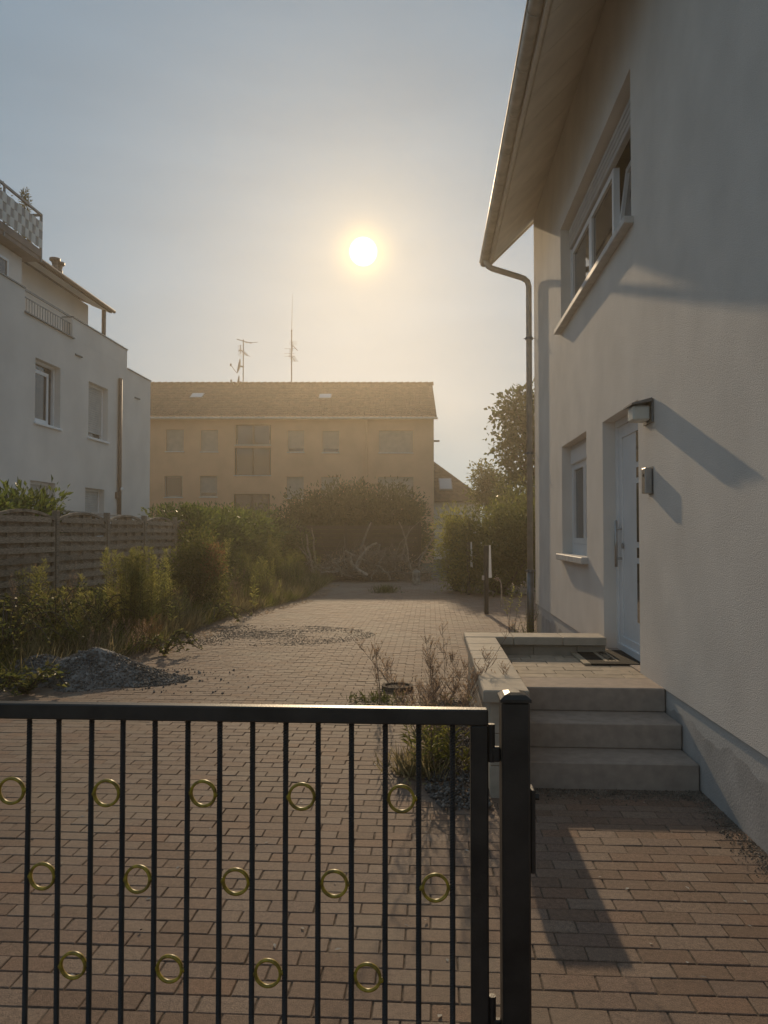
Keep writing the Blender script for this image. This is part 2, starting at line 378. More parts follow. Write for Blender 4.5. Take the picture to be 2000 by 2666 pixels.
# ------------------------------------------------------------------ ground and driveway
def xe(y):                                              # left edge of the paving
    return float(np.interp(y, [5.5, 6.6, 7.2, 8.0, 9.5, 12, 14, 18.8, 26, 30], [-9, -6.0, -4.9, -4.3, -3.95, -3.85, -3.9, -3.1, -3.3, -3.4]))
g = MB().quad((-90, -40, -.10), (90, -40, -.10), (90, 95, -.10), (-90, 95, -.10))
kind(add('ground', g, M['ground']), 'structure')
dz = -.0055
db = MB()
db.quad((-9, -2, dz), (1.70, -2, dz), (1.70, 12.5, dz), (-9, 12.5, dz))
db.quad((-9, 12.5, dz), (3.6, 12.5, dz), (3.6, 28, dz), (-9, 28, dz))
driveway = kind(add('driveway', db, M['joint']), 'structure')

def paver_arr(hx, hy, c=.003, h=.05):
    return np.array([(-hx+c, -hy+c, 0), (hx-c, -hy+c, 0), (hx-c, hy-c, 0), (-hx+c, hy-c, 0),
                     (-hx, -hy, -c), (hx, -hy, -c), (hx, hy, -c), (-hx, hy, -c),
                     (-hx, -hy, -h), (hx, -hy, -h), (hx, hy, -h), (-hx, hy, -h)])
PF = [(0, 1, 2, 3)] + [(4+i, 4+(i+1) % 4, (i+1) % 4, i) for i in range(4)] + [(8+i, 8+(i+1) % 4, 4+(i+1) % 4, 4+i) for i in range(4)]
TY0, TY1, TX0 = 4.98, 7.60, .36                          # terrace footprint
cells = []
for j in range(-10, 278):
    yy = j*.1 + .05
    for i in range(-46, 20):
        xx = (i - .5*(j % 2))*.2 + .1
        if xx - .1 < max(xe(yy) - .7, -8.6): continue
        if xx + .09 > (1.85 if yy < 12.3 else 3.5): continue
        if xx - .1 > TX0 + .05 and TY0 + .1 < yy < TY1 - .2: continue
        cells.append((xx, yy))
cells = np.array(cells)
c_, s_ = math.cos(YAW), math.sin(YAW)
fwd = -cells[:, 0]*s_ + cells[:, 1]*c_; lat = cells[:, 0]*c_ + cells[:, 1]*s_
pxx = 1000 + lat/np.maximum(fwd, .1)*FPX; pyy = 1388 + CAMH/np.maximum(fwd, .1)*FPX
vis = (fwd > 1) & (pxx > -60) & (pxx < 2060) & (pyy < 2720)
order = np.argsort(np.where(vis, fwd, 1e6)); near = set(order[:300].tolist())
pv = [bpy.data.meshes.new('paver') for _ in range(3)]
for k, me in enumerate(pv):
    a = paver_arr(.0979 - .0006*k, .0476); a[:4, 2] += rng.uniform(-.0008, .0008, 4)
    me.from_pydata(a.tolist(), [], PF); me.materials.append(M['paver'])
for n, k in enumerate(order[:300]):
    o = bpy.data.objects.new('paver', pv[n % 3]); C.objects.link(o); o.parent = driveway
    o.location = (cells[k][0] + random.uniform(-.001, .001), cells[k][1] + random.uniform(-.001, .001), random.uniform(-.002, .0015))
    o.rotation_euler = (random.gauss(0, .008), random.gauss(0, .004), random.gauss(0, .006))
rest = np.array([k for k in range(len(cells)) if k not in near])
T = paver_arr(.0978, .0476); nr = len(rest)
V = np.repeat(T[None], nr, 0); tx = rng.normal(0, .004, nr); ty = rng.normal(0, .008, nr); tz = rng.normal(0, .006, nr)
Vx = V[..., 0] - tz[:, None]*V[..., 1]; Vy = V[..., 1] + tz[:, None]*V[..., 0]
undul = .006*np.sin(cells[rest][:, 0]*1.3 + 1)*np.sin(cells[rest][:, 1]*.9)
V = np.stack([Vx + cells[rest][:, :1], Vy + cells[rest][:, 1:], V[..., 2] + tx[:, None]*V[..., 0] + ty[:, None]*V[..., 1] + rng.uniform(-.002, .002, nr)[:, None] + np.clip(undul, -.002, .004)[:, None]], -1).reshape(-1, 3)
F = (np.arange(nr)[:, None, None]*12 + np.array(PF)).reshape(-1, 4)
me = bpy.data.meshes.new('pavers'); me.from_pydata(V.tolist(), [], F.tolist()); me.update()
kind(link('pavers', me, M['paver'], driveway), 'stuff')

# planted bank along the left fence
def bank_z(x, y):
    t = np.clip((np.vectorize(xe)(y) - x)/1.9, 0, 1)
    return t*t*(3-2*t)*.46 + .05*np.sin(x*3.1+y*1.7)*t + .03*np.sin(y*4.3-x*2.2)*t - .012*(1-t)
ys = np.arange(5.5, 34.01, .25); ss = np.concatenate([np.linspace(0, 2.2, 12), [3, 5, 8, 14, 24]])
bm_ = MB(); nx_ = len(ss)
for y in ys:
    e = xe(y) + .12*math.sin(y*5.1) + .06*math.sin(y*13)
    for q_ in ss: x = e - q_; bm_.v.append((x, y, float(bank_z(np.array(x), np.array(y)))))
for a in range(len(ys)-1):
    for b in range(nx_-1): k = a*nx_+b; bm_.f.append((k, k+nx_, k+nx_+1, k+1))
kind(add('bank', bm_, M['soil'], smooth=True), 'structure')
def bz(x, y): return max(0.0, float(bank_z(np.array(float(x)), np.array(float(y)))))

# ------------------------------------------------------------------ facades
def facade(mb, fn, a0, a1, b0, b1, holes, depth):
    A = sorted({a0, a1, *[h[0] for h in holes], *[h[1] for h in holes]}); B = sorted({b0, b1, *[h[2] for h in holes], *[h[3] for h in holes]})
    idx = {}
    def vv(a, b):
        if (a, b) not in idx: idx[(a, b)] = len(mb.v); mb.v.append(tuple(fn(a, b, 0)))
        return idx[(a, b)]
    for i in range(len(A)-1):
        for j in range(len(B)-1):
            ca, cb_ = (A[i]+A[i+1])/2, (B[j]+B[j+1])/2
            if any(h[0] < ca < h[1] and h[2] < cb_ < h[3] for h in holes): continue
            mb.f.append((vv(A[i], B[j]), vv(A[i+1], B[j]), vv(A[i+1], B[j+1]), vv(A[i], B[j+1])))
    for (p, q, r, s) in holes:
        ring = [(p, r), (q, r), (q, s), (p, s)]
        for k in range(4):
            (e, f), (g_, h) = ring[k], ring[(k+1) % 4]
            mb.quad(fn(e, f, 0), fn(e, f, depth), fn(g_, h, depth), fn(g_, h, 0))
    return mb
def fbox(mb, fn, a0, a1, b0, b1, c0, c1, ch=0):             # box in facade coordinates
    P0, P1 = fn(a0, b0, c0), fn(a1, b1, c1)
    lo = [min(p, q) for p, q in zip(P0, P1)]; hi = [max(p, q) for p, q in zip(P0, P1)]
    return mb.bbox(lo[0], hi[0], lo[1], hi[1], lo[2], hi[2], ch) if ch else mb.box(lo[0], hi[0], lo[1], hi[1], lo[2], hi[2])
def frame(mb, fn, a0, a1, b0, b1, wd, c0, c1):
    fbox(mb, fn, a0, a1, b0, b0+wd, c0, c1); fbox(mb, fn, a0, a1, b1-wd, b1, c0, c1)
    fbox(mb, fn, a0, a0+wd, b0+wd, b1-wd, c0, c1); fbox(mb, fn, a1-wd, a1, b0+wd, b1-wd, c0, c1); return mb
def shutter(mb, fn, a0, a1, b0, b1, c, pitch=.05):           # roller shutter of ribbed slats
    n = max(2, int((b1-b0)/pitch)); st = (b1-b0)/n
    for k in range(n):
        z = b0 + k*st
        mb.quad(fn(a0, z, c+.008), fn(a1, z, c+.008), fn(a1, z+st*.25, c), fn(a0, z+st*.25, c))
        mb.quad(fn(a0, z+st*.25, c), fn(a1, z+st*.25, c), fn(a1, z+st*.8, c), fn(a0, z+st*.8, c))
        mb.quad(fn(a0, z+st*.8, c), fn(a1, z+st*.8, c), fn(a1, z+st, c+.008), fn(a0, z+st, c+.008))
    return mb

# ------------------------------------------------------------------ house on the right
WX = 1.68; HY0, HY1 = -3.0, 12.42
hf = lambda a, b, c: (WX + c, a, b)
house = thing('stucco_house', 'white rough-stucco house with entrance door filling the right side', 'house', (WX, 4.7, 0))
DY0, DY1 = 6.30, 7.58
DZ0, DZ1 = .512, 2.70
LW = (8.36, 9.90, 1.36, 2.72)
UW = (6.45, 9.90, 4.24, 5.52)
WTOP = 6.70
wall = facade(MB(), hf, HY0, HY1, .50, WTOP, [(DY0, DY1, .50, DZ1), LW, UW], .20)
DEEP = WX + 9.0
wall.quad((WX, HY1, .5), (DEEP, HY1, .5), (DEEP, HY1, WTOP), (WX, HY1, WTOP)).poly([(WX, HY1, WTOP), (DEEP, HY1, WTOP), (WX+4.5, HY1, WTOP+4.4)])
wall.quad((WX, HY0, .5), (WX, HY0, WTOP), (DEEP, HY0, WTOP), (DEEP, HY0, .5)).poly([(WX, HY0, WTOP), (WX+4.5, HY0, WTOP+4.4), (DEEP, HY0, WTOP)])
wall.quad((DEEP, HY0, .5), (DEEP, HY0, WTOP), (DEEP, HY1, WTOP), (DEEP, HY1, .5))
wall.quad((WX, HY0, .5), (DEEP, HY0, .5), (DEEP, HY1, .5), (WX, HY1, .5))
add('wall', wall, M['stucco'], house)
pl = MB().box(WX+.015, DEEP-.015, HY0+.015, HY1-.015, -.3, .499)
add('plinth', pl, M['plinthh'], house)
# roof: 45 degree, soffit following the rafters, 0.78 m overhang
OV = .69
sl = (4.4/4.5)
def soff(x): return WTOP + .02 + (x - WX)*sl                 # underside height
ex = WX - OV
rf = MB()
GY0, GY1 = HY0-.4, HY1+.22
th = .22
for sgn in (0, 1):
    fx = (lambda x: x) if sgn == 0 else (lambda x: 2*(WX+4.5) - x)
    a, b = ex, WX+4.5
    pts = [(fx(a), soff(a)+.03), (fx(b), soff(b)+.03), (fx(b), soff(b)+th+.03), (fx(a), soff(a)+th+.03)]
    rf.prism(pts if sgn == 0 else pts[::-1], lambda p, q, t: (p, t, q), GY0, GY1)
roof = add('roof', rf, M['browntile'], house)
yy = GY0 + .06
while yy < GY1 - .1:
    y2 = min(yy + .62, GY1 - .06)
    sp_ = MB(); d_ = Vector((1, 0, sl)).normalized(); n_ = Vector((sl, 0, -1)).normalized()
    a = Vector((ex+.03, (yy+y2)/2, soff(ex+.03)+.028)); b = Vector((WX+.06, (yy+y2)/2, soff(WX+.06)+.028))
    sp_.obox((a+b)/2 + n_*.008, (b-a)/2, (0, (y2-yy)/2-.003, 0), n_*.018)
    add('soffit_panel', sp_, M['soffit'], roof); yy = y2
fb = MB().box(ex-.025, ex+.005, GY0, GY1, soff(ex)-.07, soff(ex)+th+.02)
add('fascia_board', fb, M['soffit'], roof)
vb = MB(); a = Vector((ex, GY1+.014, soff(ex)+.10)); b = Vector((WX+4.5, GY1+.014, soff(WX+4.5)+.10))
vb.bar(a, b, .024, .24, (0, 1, 0)) if False else vb.prism([(ex-.02, soff(ex)-.05), (WX+4.5, soff(WX+4.5)-.05), (WX+4.5, soff(WX+4.5)+th+.04), (ex-.02, soff(ex)+th+.04)], lambda p, q, t: (p, t, q), GY1+.002, GY1+.026)
add('verge_board', vb, M['soffit'], roof)
# gutter
gz = soff(ex) + .05; gx = ex - .09; gr = .068
gu = MB(); prof = [(gx + gr*math.cos(t), gz + gr*math.sin(t)) for t in np.linspace(math.pi, 2*math.pi, 11)]
prof += [(gx + (gr-.004)*math.cos(t), gz + (gr-.004)*math.sin(t)) for t in np.linspace(2*math.pi, math.pi, 11)]
n0 = len(prof)
for t in (GY0, GY1+.05): gu.v += [(p, t, q) for p, q in prof]
for k in range(n0): l = (k+1) % n0; gu.f.append((k, l, n0+l, n0+k))
gu.tube([(gx-gr-.004, GY0, gz+.004), (gx-gr-.004, GY1+.05, gz+.004)], .009, 8)
gut = add('gutter', gu, M['zinc'], house, True)
ec = MB(); ec.prism([(gx+gr*math.cos(t), gz+gr*math.sin(t)) for t in np.linspace(math.pi, 2*math.pi, 11)], lambda p, q, t: (p, t, q), GY1+.051, GY1+.056)
add('end_cap', ec, M['zinc'], gut)
for y in np.arange(GY0+.3, GY1, .8):
    br = MB().tube([(gx + (gr+.004)*math.cos(t), y, gz + (gr+.004)*math.sin(t)) for t in np.linspace(math.pi, 2*math.pi, 9)], .006, 5)
    add('gutter_bracket', br, M['zinc'], gut)
# downpipe
py_ = HY1 - .02; dx = WX - .085
dp_ = MB()
pth = [(gx+.02, py_, gz-.05), (gx+.022, py_, gz-.10), (gx+.05, py_, gz-.16), (gx+.11, py_, gz-.195), (dx-.15, py_, gz-.34), (dx-.075, py_, gz-.37), (dx-.02, py_, gz-.42), (dx, py_, gz-.50), (dx, py_, 1.02)]
dp_.tube(pth, .047, 14)
dpo = add('downpipe', dp_, M['zinc'], house, True)
add('standpipe', MB().tube([(dx, py_, 1.02), (dx, py_, -.05)], .056, 14), M['metal'], dpo, True)
for z in (4.75, 2.9, 1.02):
    add('pipe_clamp', MB().tube([(dx, py_, z-.018), (dx, py_, z+.018)], .063, 14).tube([(dx+.04, py_, z), (WX+.03, py_-.03, z)], .007, 6).tube([(dx-.06, py_, z), (dx-.085, py_, z)], .008, 6), M['metal'], dpo)
# windows of the house
def sash(par, fn, a0, a1, b0, b1, c, name='sash', wd=.07, gl='glass'):
    s_o = add(name, frame(MB(), fn, a0, a1, b0, b1, wd, c, c+.06), M['white'], par)
    add('pane', fbox(MB(), fn, a0+wd-.01, a1-wd+.01, b0+wd-.01, b1-wd+.01, c+.025, c+.04), M[gl], par)
    return s_o
def house_window(h, label=None):
    a0, a1, b0, b1 = h
    wn = add('window', frame(MB(), hf, a0, a1, b0, b1-.0, .05, .125, .21), M['white'], house)
    return wn
a0, a1, b0, b1 = LW
wn = house_window(LW)
add('shutter_box', fbox(MB(), hf, a0+.05, a1-.05, b1-.24, b1-.05, .10, .20, .01), M['white'], wn)
mid = (a0+a1)/2
sash(wn, hf, a0+.05, mid-.003, b0+.13, b1-.24, .13); sash(wn, hf, mid+.003, a1-.05, b0+.13, b1-.24, .13)
add('bottom_rail', fbox(MB(), hf, a0+.05, a1-.05, b0+.05, b0+.128, .128, .2), M['white'], wn)
add('sill', MB().bbox(WX-.075, WX+.124, a0-.06, a1+.06, b0-.075, b0+.001, .008), M['sillst'], wn)
a0, a1, b0, b1 = UW
wn = house_window(UW)
sb = MB()
for k in range(4): fbox(sb, hf, a0+.05, a1-.05, b1-.05-.058*(k+1)+.004, b1-.05-.058*k, .09+.004*k, .16, .006)
add('shutter_box', sb, M['shutter'], wn)
th3 = (a1-a0-.1)/3
for k in range(3):
    p, q = a0+.05+th3*k, a0+.05+th3*(k+1)
    if k == 0:   # nearest sash tilted inwards at the top
        s_ = MB(); ang = .13; zt = b1-.30-b0-.06; 
        def tf(a, b, c, b0=b0+.06): return (WX+.135+c + (b-b0)*math.sin(ang), a, b0 + (b-b0)*math.cos(ang))
        for (aa, bb, cc, dd) in ((p, q, b0+.06, b0+.13), (p, q, b1-.37, b1-.30), (p, p+.07, b0+.13, b1-.37), (q-.07, q, b0+.13, b1-.37)):
            P = [tf(x, z, c) for c in (0, .06) for z in (cc, dd) for x in (aa, bb)]; i = len(s_.v); s_.v += P
            s_.f += [tuple(i + t for t in f_) for f_ in ((0, 1, 3, 2), (4, 6, 7, 5), (0, 4, 5, 1), (2, 3, 7, 6), (0, 2, 6, 4), (1, 5, 7, 3))]
        add('tilted_sash', s_, M['white'], wn)
        add('pane', MB().quad(tf(p+.06, b0+.12, .03), tf(q-.06, b0+.12, .03), tf(q-.06, b1-.36, .03), tf(p+.06, b1-.36, .03)), M['glass'], wn)
    else:
        sash(wn, hf, p+.003, q-.003, b0+.055, b1-.29, .135)
add('sill', MB().bbox(WX-.08, WX+.124, a0-.07, a1+.07, b0-.06, b0+.001, .006), M['sillst'], wn)
# near-black boxes behind the panes, their colour standing in for unlit rooms
add('room_shade_box', MB().box(WX+.30, WX+2.5, LW[0]-.5, LW[1]+.5, .8, 3.0).box(WX+.30, WX+2.5, UW[0]-.5, UW[1]+.5, 3.6, 6.0), M['dark'], house)
# entrance door
door = add('door', frame(MB(), hf, DY0, DY1, DZ0, DZ1, .06, .12, .205), M['white'], house)
lf = fbox(MB(), hf, DY0+.062, DY1-.062, DZ0+.02, DZ1-.062, .15, .20)
leaf = add('door_leaf', lf, M['white'], door)
fr = frame(MB(), hf, DY0+.064, DY1-.064, DZ0+.022, DZ1-.064, .11, .138, .149)
add('leaf_border', fr, M['white'], door)
zz = DZ0 + .32
for hgt in (.52, .09, .52, .09, .52):
    add('glass_slot', fbox(MB(), hf, DY0+.50, DY0+.615, zz, zz+hgt, .144, .149), M['glass'], door); zz += hgt + .05
hx = WX + .085; hy = DY1 - .15
hd = MB().tube([(hx, hy, 1.30), (hx, hy, 1.74)], .014, 10)
for z in (1.38, 1.66): hd.tube([(hx, hy, z), (WX+.15, hy-.01, z)], .010, 8)
add('handle', hd, M['steel'], door, True)
add('lock', MB().lathe((WX+.132, hy-.03, 1.50), [(.026, 0), (.026, .012)], 12, 'x'), M['steel'], door)
add('threshold', MB().box(WX-.002, WX+.21, DY0+.001, DY1-.001, .30, .511), M['step'], door)

# wall lamp, metal box
lamp = thing('wall_lamp', 'grey outdoor wall lamp with slanted hood and white diffuser above door', 'lamp', (WX, 5.95, 2.5))
add('back_plate', MB().bbox(WX-.014, WX-.001, 5.86, 6.10, 2.455, 2.635, .003), M['metal'], lamp)
hdp = MB().prism([(WX-.014, 2.612), (WX-.165, 2.588), (WX-.165, 2.600), (WX-.014, 2.640)], lambda p, q, t: (p, t, q), 5.85, 6.11)
add('hood', hdp, M['metal'], lamp)
add('diffuser', MB().bbox(WX-.145, WX-.016, 5.89, 6.06, 2.475, 2.586, .012), M['diff'], lamp)
add('screw', MB().lathe((WX-.018, 5.88, 2.57), [(.006, 0), (.006, .004)], 8, 'x'), M['steel'], lamp)
mb_ = thing('doorbell_box', 'small narrow silver box on stucco wall beside entrance door', 'box', (WX, 6.0, 1.95))
add('housing', MB().bbox(WX-.058, WX-.004, 5.90, 6.00, 1.92, 2.115, .005), M['steel'], mb_)
add('back_plate', MB().box(WX-.004, WX-.001, 5.885, 6.01, 1.912, 2.123), M['metal'], mb_)
add('button', MB().lathe((WX-.062, 5.95, 2.06), [(.012, 0), (.012, .006)], 10, 'x'), M['dark'], mb_)

# ------------------------------------------------------------------ terrace and steps
terr = thing('entrance_terrace', 'raised paved entrance terrace with low coping wall and three steps', 'terrace', (1.0, 6.3, 0))
add('core', MB().box(.545, WX+.012, 5.78, 7.4, -.1, .445), M['joint'], terr)
sx0, sx1 = .575, WX+.008
for (y0, y1, z0, z1) in ((4.98, 5.38, -.05, .165), (5.31, 5.72, .166, .333), (5.67, 6.06, .334, .502)):
    add('step', MB().bbox(sx0, sx1, y0, y1, z0, z1, .007), M['step'], terr)
y = 6.068; r_ = 0
while y < 7.14:
    x = .605 - [0, .2, .1][r_ % 3]
    while x < WX - .01:
        xa, xb = max(x, .605), min(x+.297, WX+.006)
        if xb - xa > .04:
            add('slab', MB().bbox(xa, xb, y, min(y+.152, 7.2), .43, .5+random.uniform(-.001, .001), .004), M['tpaver'], terr)
        x += .302
    y += .157; r_ += 1
# low wall blocks
hgt = .195
for cz in range(3):
    y = 4.78 - (.2 if cz % 2 else 0)
    while y < 7.5:
        ya, yb = max(y, 4.78), min(y+.398, 7.5)
        if yb-ya > .03: add('block', MB().bbox(.365, .555, ya, yb, cz*hgt-(.08 if cz == 0 else 0), cz*hgt+hgt-.003, .004), M['coping'], terr)
        y += .401
    x = .56
    while x < 1.62:
        xb = min(x+.398, 1.62); add('block', MB().bbox(x, xb, 7.26, 7.44, cz*hgt-(.08 if cz == 0 else 0), cz*hgt+hgt-.003, .004), M['coping'], terr); x += .401
y = 4.735
while y < 7.1:
    add('coping_slab', MB().bbox(.322, .602, y, min(y+.398, 7.18), .585, .662+random.uniform(-.001, .001), .007), M['coping'], terr); y += .401
x = .322
while x < 1.6:
    add('coping_slab', MB().bbox(x, min(x+.447, 1.615), 7.185, 7.50, .585, .661, .007), M['coping'], terr); x += .45

dm = thing('doormat', 'dark rubber doormat with pale edge strip in front of the door', 'doormat', (1.6, 6.9, .5))
MY0, MY1 = 6.62, 7.40
add('base', MB().bbox(1.36, WX+.118, MY0, MY1, .503, .518, .004), M['mat'], dm)
add('edge_strip', MB().bbox(1.30, 1.358, MY0+.004, MY1-.004, .503, .519, .004), M['matb'], dm)
add('nameplate', MB().bbox(1.50, 1.62, MY0+.10, MY1-.10, .5185, .5215, .001), M['matb'], dm)
fc = bpy.data.curves.new('lettering', 'FONT'); fc.body = 'WELCOME'; fc.size = .105; fc.align_x = 'CENTER'; fc.align_y = 'CENTER'; fc.extrude = .001
to = bpy.data.objects.new('lettering', fc); C.objects.link(to); dg = bpy.context.evaluated_depsgraph_get()
tme = bpy.data.meshes.new_from_object(to.evaluated_get(dg)); bpy.data.objects.remove(to)
tme.transform(Matrix.Translation((1.56, (MY0+MY1)/2, .523)) @ Matrix.Rotation(-math.pi/2, 4, 'Z')); tme.name = 'lettering'
tme.materials.clear(); link('lettering', tme, M['mat'], dm)

# ------------------------------------------------------------------ gate
GY = 2.30; GS = GY/2.5
gate = thing('metal_gate', 'dark metal driveway gate with twisted bars and yellow rings', 'gate', (-1.4, GY, 0))
gtop = onY(1000, 1845, GY-.02).z
gx0, gx1 = -2.98*GS, .184*GS
def fr4(a, b, c_, d): return MB().bbox(a, b, GY-.02, GY+.02, c_, d, .004)
add('top_rail', fr4(gx0, gx1, gtop-.047, gtop), M['gate'], gate)
add('bottom_rail', fr4(gx0+.052, gx1-.052, .03, .075), M['gate'], gate)
add('stile', fr4(gx1-.052, gx1, .03, gtop-.0475), M['gate'], gate); add('stile', fr4(gx0, gx0+.052, .03, gtop-.0475), M['gate'], gate)
tb = MB(); ht = gtop-.047-.073; ns = 330; hw = .0063
for k in range(ns+1):
    t = k/ns*math.pi*2*30
    for j in range(4):
        q_ = t + math.pi/2*j + math.pi/4; tb.v.append((hw*1.414*math.cos(q_), hw*1.414*math.sin(q_), .073 + ht*k/ns))
for k in range(ns):
    for j in range(4): a = k*4+j; b = k*4+(j+1) % 4; tb.f.append((a, b, b+4, a+4))
tme = bpy.data.meshes.new('bar'); tme.from_pydata(tb.v, [], tb.f); tme.materials.append(M['gate'])
bx0 = .0686*GS; pit = .1081*GS; nb = 28
for k in range(nb):
    o = bpy.data.objects.new('bar', tme); C.objects.link(o); o.parent = gate; o.location = Vector((bx0-pit*k, GY, 0)) - BASE[gate.name]
    o.rotation_euler = (random.gauss(0, .0015), random.gauss(0, .002), k*.7)
rg = MB(); nseg = 40; sec = []
for t in np.linspace(0, 2*math.pi, 9)[:-1]:
    sec.append((.0375 + .0046*np.sign(math.cos(t))*abs(math.cos(t))**.6, .0065*np.sign(math.sin(t))*abs(math.sin(t))**.6))
for k in range(nseg):
    t = 2*math.pi*k/nseg
    for r0, d0 in sec: rg.v.append((r0*math.cos(t), d0, r0*math.sin(t)))
for k in range(nseg):
    for j in range(8): a = k*8+j; b = k*8+(j+1) % 8; c2 = ((k+1) % nseg)*8; rg.f.append((a, c2+j, c2+(j+1) % 8, b))
rg.lathe((.0425, 0, 0), [(.002, -.008), (.006, -.004), (.006, .004), (.002, .008)], 8).lathe((-.0425, 0, 0), [(.002, -.008), (.006, -.004), (.006, .004), (.002, .008)], 8)
rme = bpy.data.meshes.new('ring'); rme.from_pydata(rg.v, [], rg.f); rme.materials.append(M['ring'])
rme.polygons.foreach_set('use_smooth', [True]*len(rme.polygons))
for row, (k0, py0) in enumerate(((1, 2070), (0, 2297), (2, 2531))):
    z = onY(640, py0, GY).z
    for k in range(k0, nb-1, 3):
        o = bpy.data.objects.new('ring', rme); C.objects.link(o); o.parent = gate
        o.location = Vector((bx0-pit*(k+.5) + random.uniform(-.001, .001), GY, z + random.uniform(-.003, .003))) - BASE[gate.name]; o.rotation_euler = (random.gauss(0, .04), random.gauss(0, .05), random.gauss(0, .05))
hz = onY(1284, 1945, GY).z
for zc in (hz, .20):
    hg = MB().tube([(gx1+.010, GY, zc-.035), (gx1+.010, GY, zc+.068)], .011, 10).box(gx1-.002, gx1+.012, GY-.006, GY+.006, zc-.03, zc+.06)
    add('hinge', hg, M['gate'], gate)
post = thing('gate_post', 'thick square dark metal gate post with shallow cap', 'post', (.268*GS, GY, 0))
PT = onY(1336, 1829, GY-.045).z; PX0, PX1 = .224*GS, .313*GS
add('shaft', MB().bbox(PX0, PX1, GY-.045, GY+.045, -.05, PT-.0005, .006), M['gate'], post)
cp = MB(); cxm, hw_ = (PX0+PX1)/2, (PX1-PX0)/2
for k_, (ins, z_) in enumerate(((-.004, PT), (-.004, PT+.008), (.010, PT+.019), (.026, PT+.024))):
    for sx_, sy_ in ((-1, -1), (1, -1), (1, 1), (-1, 1)): cp.v.append((cxm + sx_*(hw_-ins), GY + sy_*(.045-ins), z_))
for k_ in range(3):
    for j_ in range(4): a = k_*4+j_; b = k_*4+(j_+1) % 4; cp.f.append((a, b, b+4, a+4))
cp.f += [(12, 13, 14, 15), (3, 2, 1, 0)]
add('cap', cp, M['gate'], post)
for zc in (hz-.02, .18):
    add('hinge_bracket', MB().bbox(gx1+.006, PX0-.0005, GY-.010, GY+.010, zc-.022, zc+.022, .004).tube([(gx1+.010, GY, zc-.022), (gx1+.010, GY, zc+.0)], .0125, 10), M['gate'], post)
add('strike_plate', MB().bbox(PX1+.0005, PX1+.016, GY-.03, GY+.03, onY(1380, 2265, GY).z, onY(1380, 2050, GY).z, .004), M['gate'], post)
add('bolt', MB().tube([(PX1+.016, GY, onY(1380, 2075, GY).z), (PX1+.030, GY, onY(1380, 2075, GY).z)], .009, 8), M['gate'], post)

# ------------------------------------------------------------------ slatted wooden fence on the left
FX = -5.84
fence = thing('wooden_fence', 'weathered brown slatted wooden fence with arched panel tops', 'fence', (FX, 14, .3))
posts = [onX(px, 1400, FX).y for px in (145, 278, 375, 455)]
sp0 = (posts[-1]-posts[0])/3; FY = [posts[0]-2*sp0, posts[0]-sp0] + posts + [posts[-1]+sp0, posts[-1]+2*sp0]
FB, FT = .58, 1.95
for k, y in enumerate(FY):
    add('post', MB().bbox(FX-.045, FX+.045, y-.045, y+.045, .15, 1.98+random.uniform(-.02, .02), .006), M['wood'], fence)
for k in range(len(FY)-1):
    y0, y1 = FY[k]+.05, FY[k+1]-.05; W_ = y1-y0; tilt = random.uniform(-.012, .012)
    zs = 1.80                                            # spring line of the arch
    def arch(t): return zs + (FT-zs)*math.sqrt(max(0, 1-(2*t-1)**2))
    # edge frame
    add('frame_upright', MB().box(FX-.018, FX+.018, y0, y0+.035, FB, zs+.03), M['wood'], fence)
    add('frame_upright', MB().box(FX-.018, FX+.018, y1-.035, y1, FB, zs+.03), M['wood'], fence)
    ap = MB(); pts = [(FX, y0+W_*t, zs+.02+(FT-zs-.02)*math.sin(math.pi*t)**.75) for t in np.linspace(0.01, .99, 17)]
    for a, b in zip(pts, pts[1:]): ap.bar(a, b, .04, .045, (1, 0, 0))
    add('arch_rail', ap, M['wood'], fence)
    n = 9; p_ = .152
    for j in range(n+1):
        z = FB + .03 + p_*j
        for side, zo in ((1, 0), (-1, p_/2)):
            zc = z + zo
            if zc > FT - .03: continue
            if zc+.045 > zs:
                s_ = ((zc+.03-zs-.02)/(FT-zs-.02)); 
                if s_ >= .97: continue
                t0 = math.asin(max(0, s_)**(1/.75))/math.pi if s_ > 0 else 0
            else: t0 = 0
            ya, yb = y0+.02+W_*t0*.96, y1-.02-W_*t0*.96
            if yb-ya < .15: continue
            bw = .0
            sm = MB(); segs = 9; rows_ = []
            dz_ = tilt + random.gauss(0, .006) + (random.choice((.06, -.05)) if random.random() < .08 else 0)
            for q_ in range(segs):                          # slats weave round the uprights
                t = q_/(segs-1); yq = ya + (yb-ya)*t; xo = (.016 if side > 0 else -.030) + side*.009*math.cos((yq-y0)/W_*math.pi*8); zq = zc + dz_*(t-.5)
                rows_.append((xo, yq, zq))
            i0 = len(sm.v)
            for (xo, yq, zq) in rows_:
                for dx_, dz2 in ((-.005, -.042), (.005, -.042), (.005, .042), (-.005, .042)): sm.v.append((FX+xo+dx_, yq, zq+dz2))
            for q_ in range(segs-1):
                for e_ in range(4): a = i0+q_*4+e_; b = i0+q_*4+(e_+1) % 4; sm.f.append((a, b, b+4, a+4))
            sm.f.append((i0, i0+1, i0+2, i0+3)); e0 = i0+(segs-1)*4; sm.f.append((e0+3, e0+2, e0+1, e0))
            add('slat', sm, M['wood'], fence)
    for t in (.25, .5, .75):
        yb_ = y0+W_*t; add('batten', MB().box(FX-.009, FX+.009, yb_-.014, yb_+.014, FB-.02, min(zs+.02+(FT-zs-.02)*math.sin(math.pi*t)**.75-.02, FT)), M['wood'], fence)

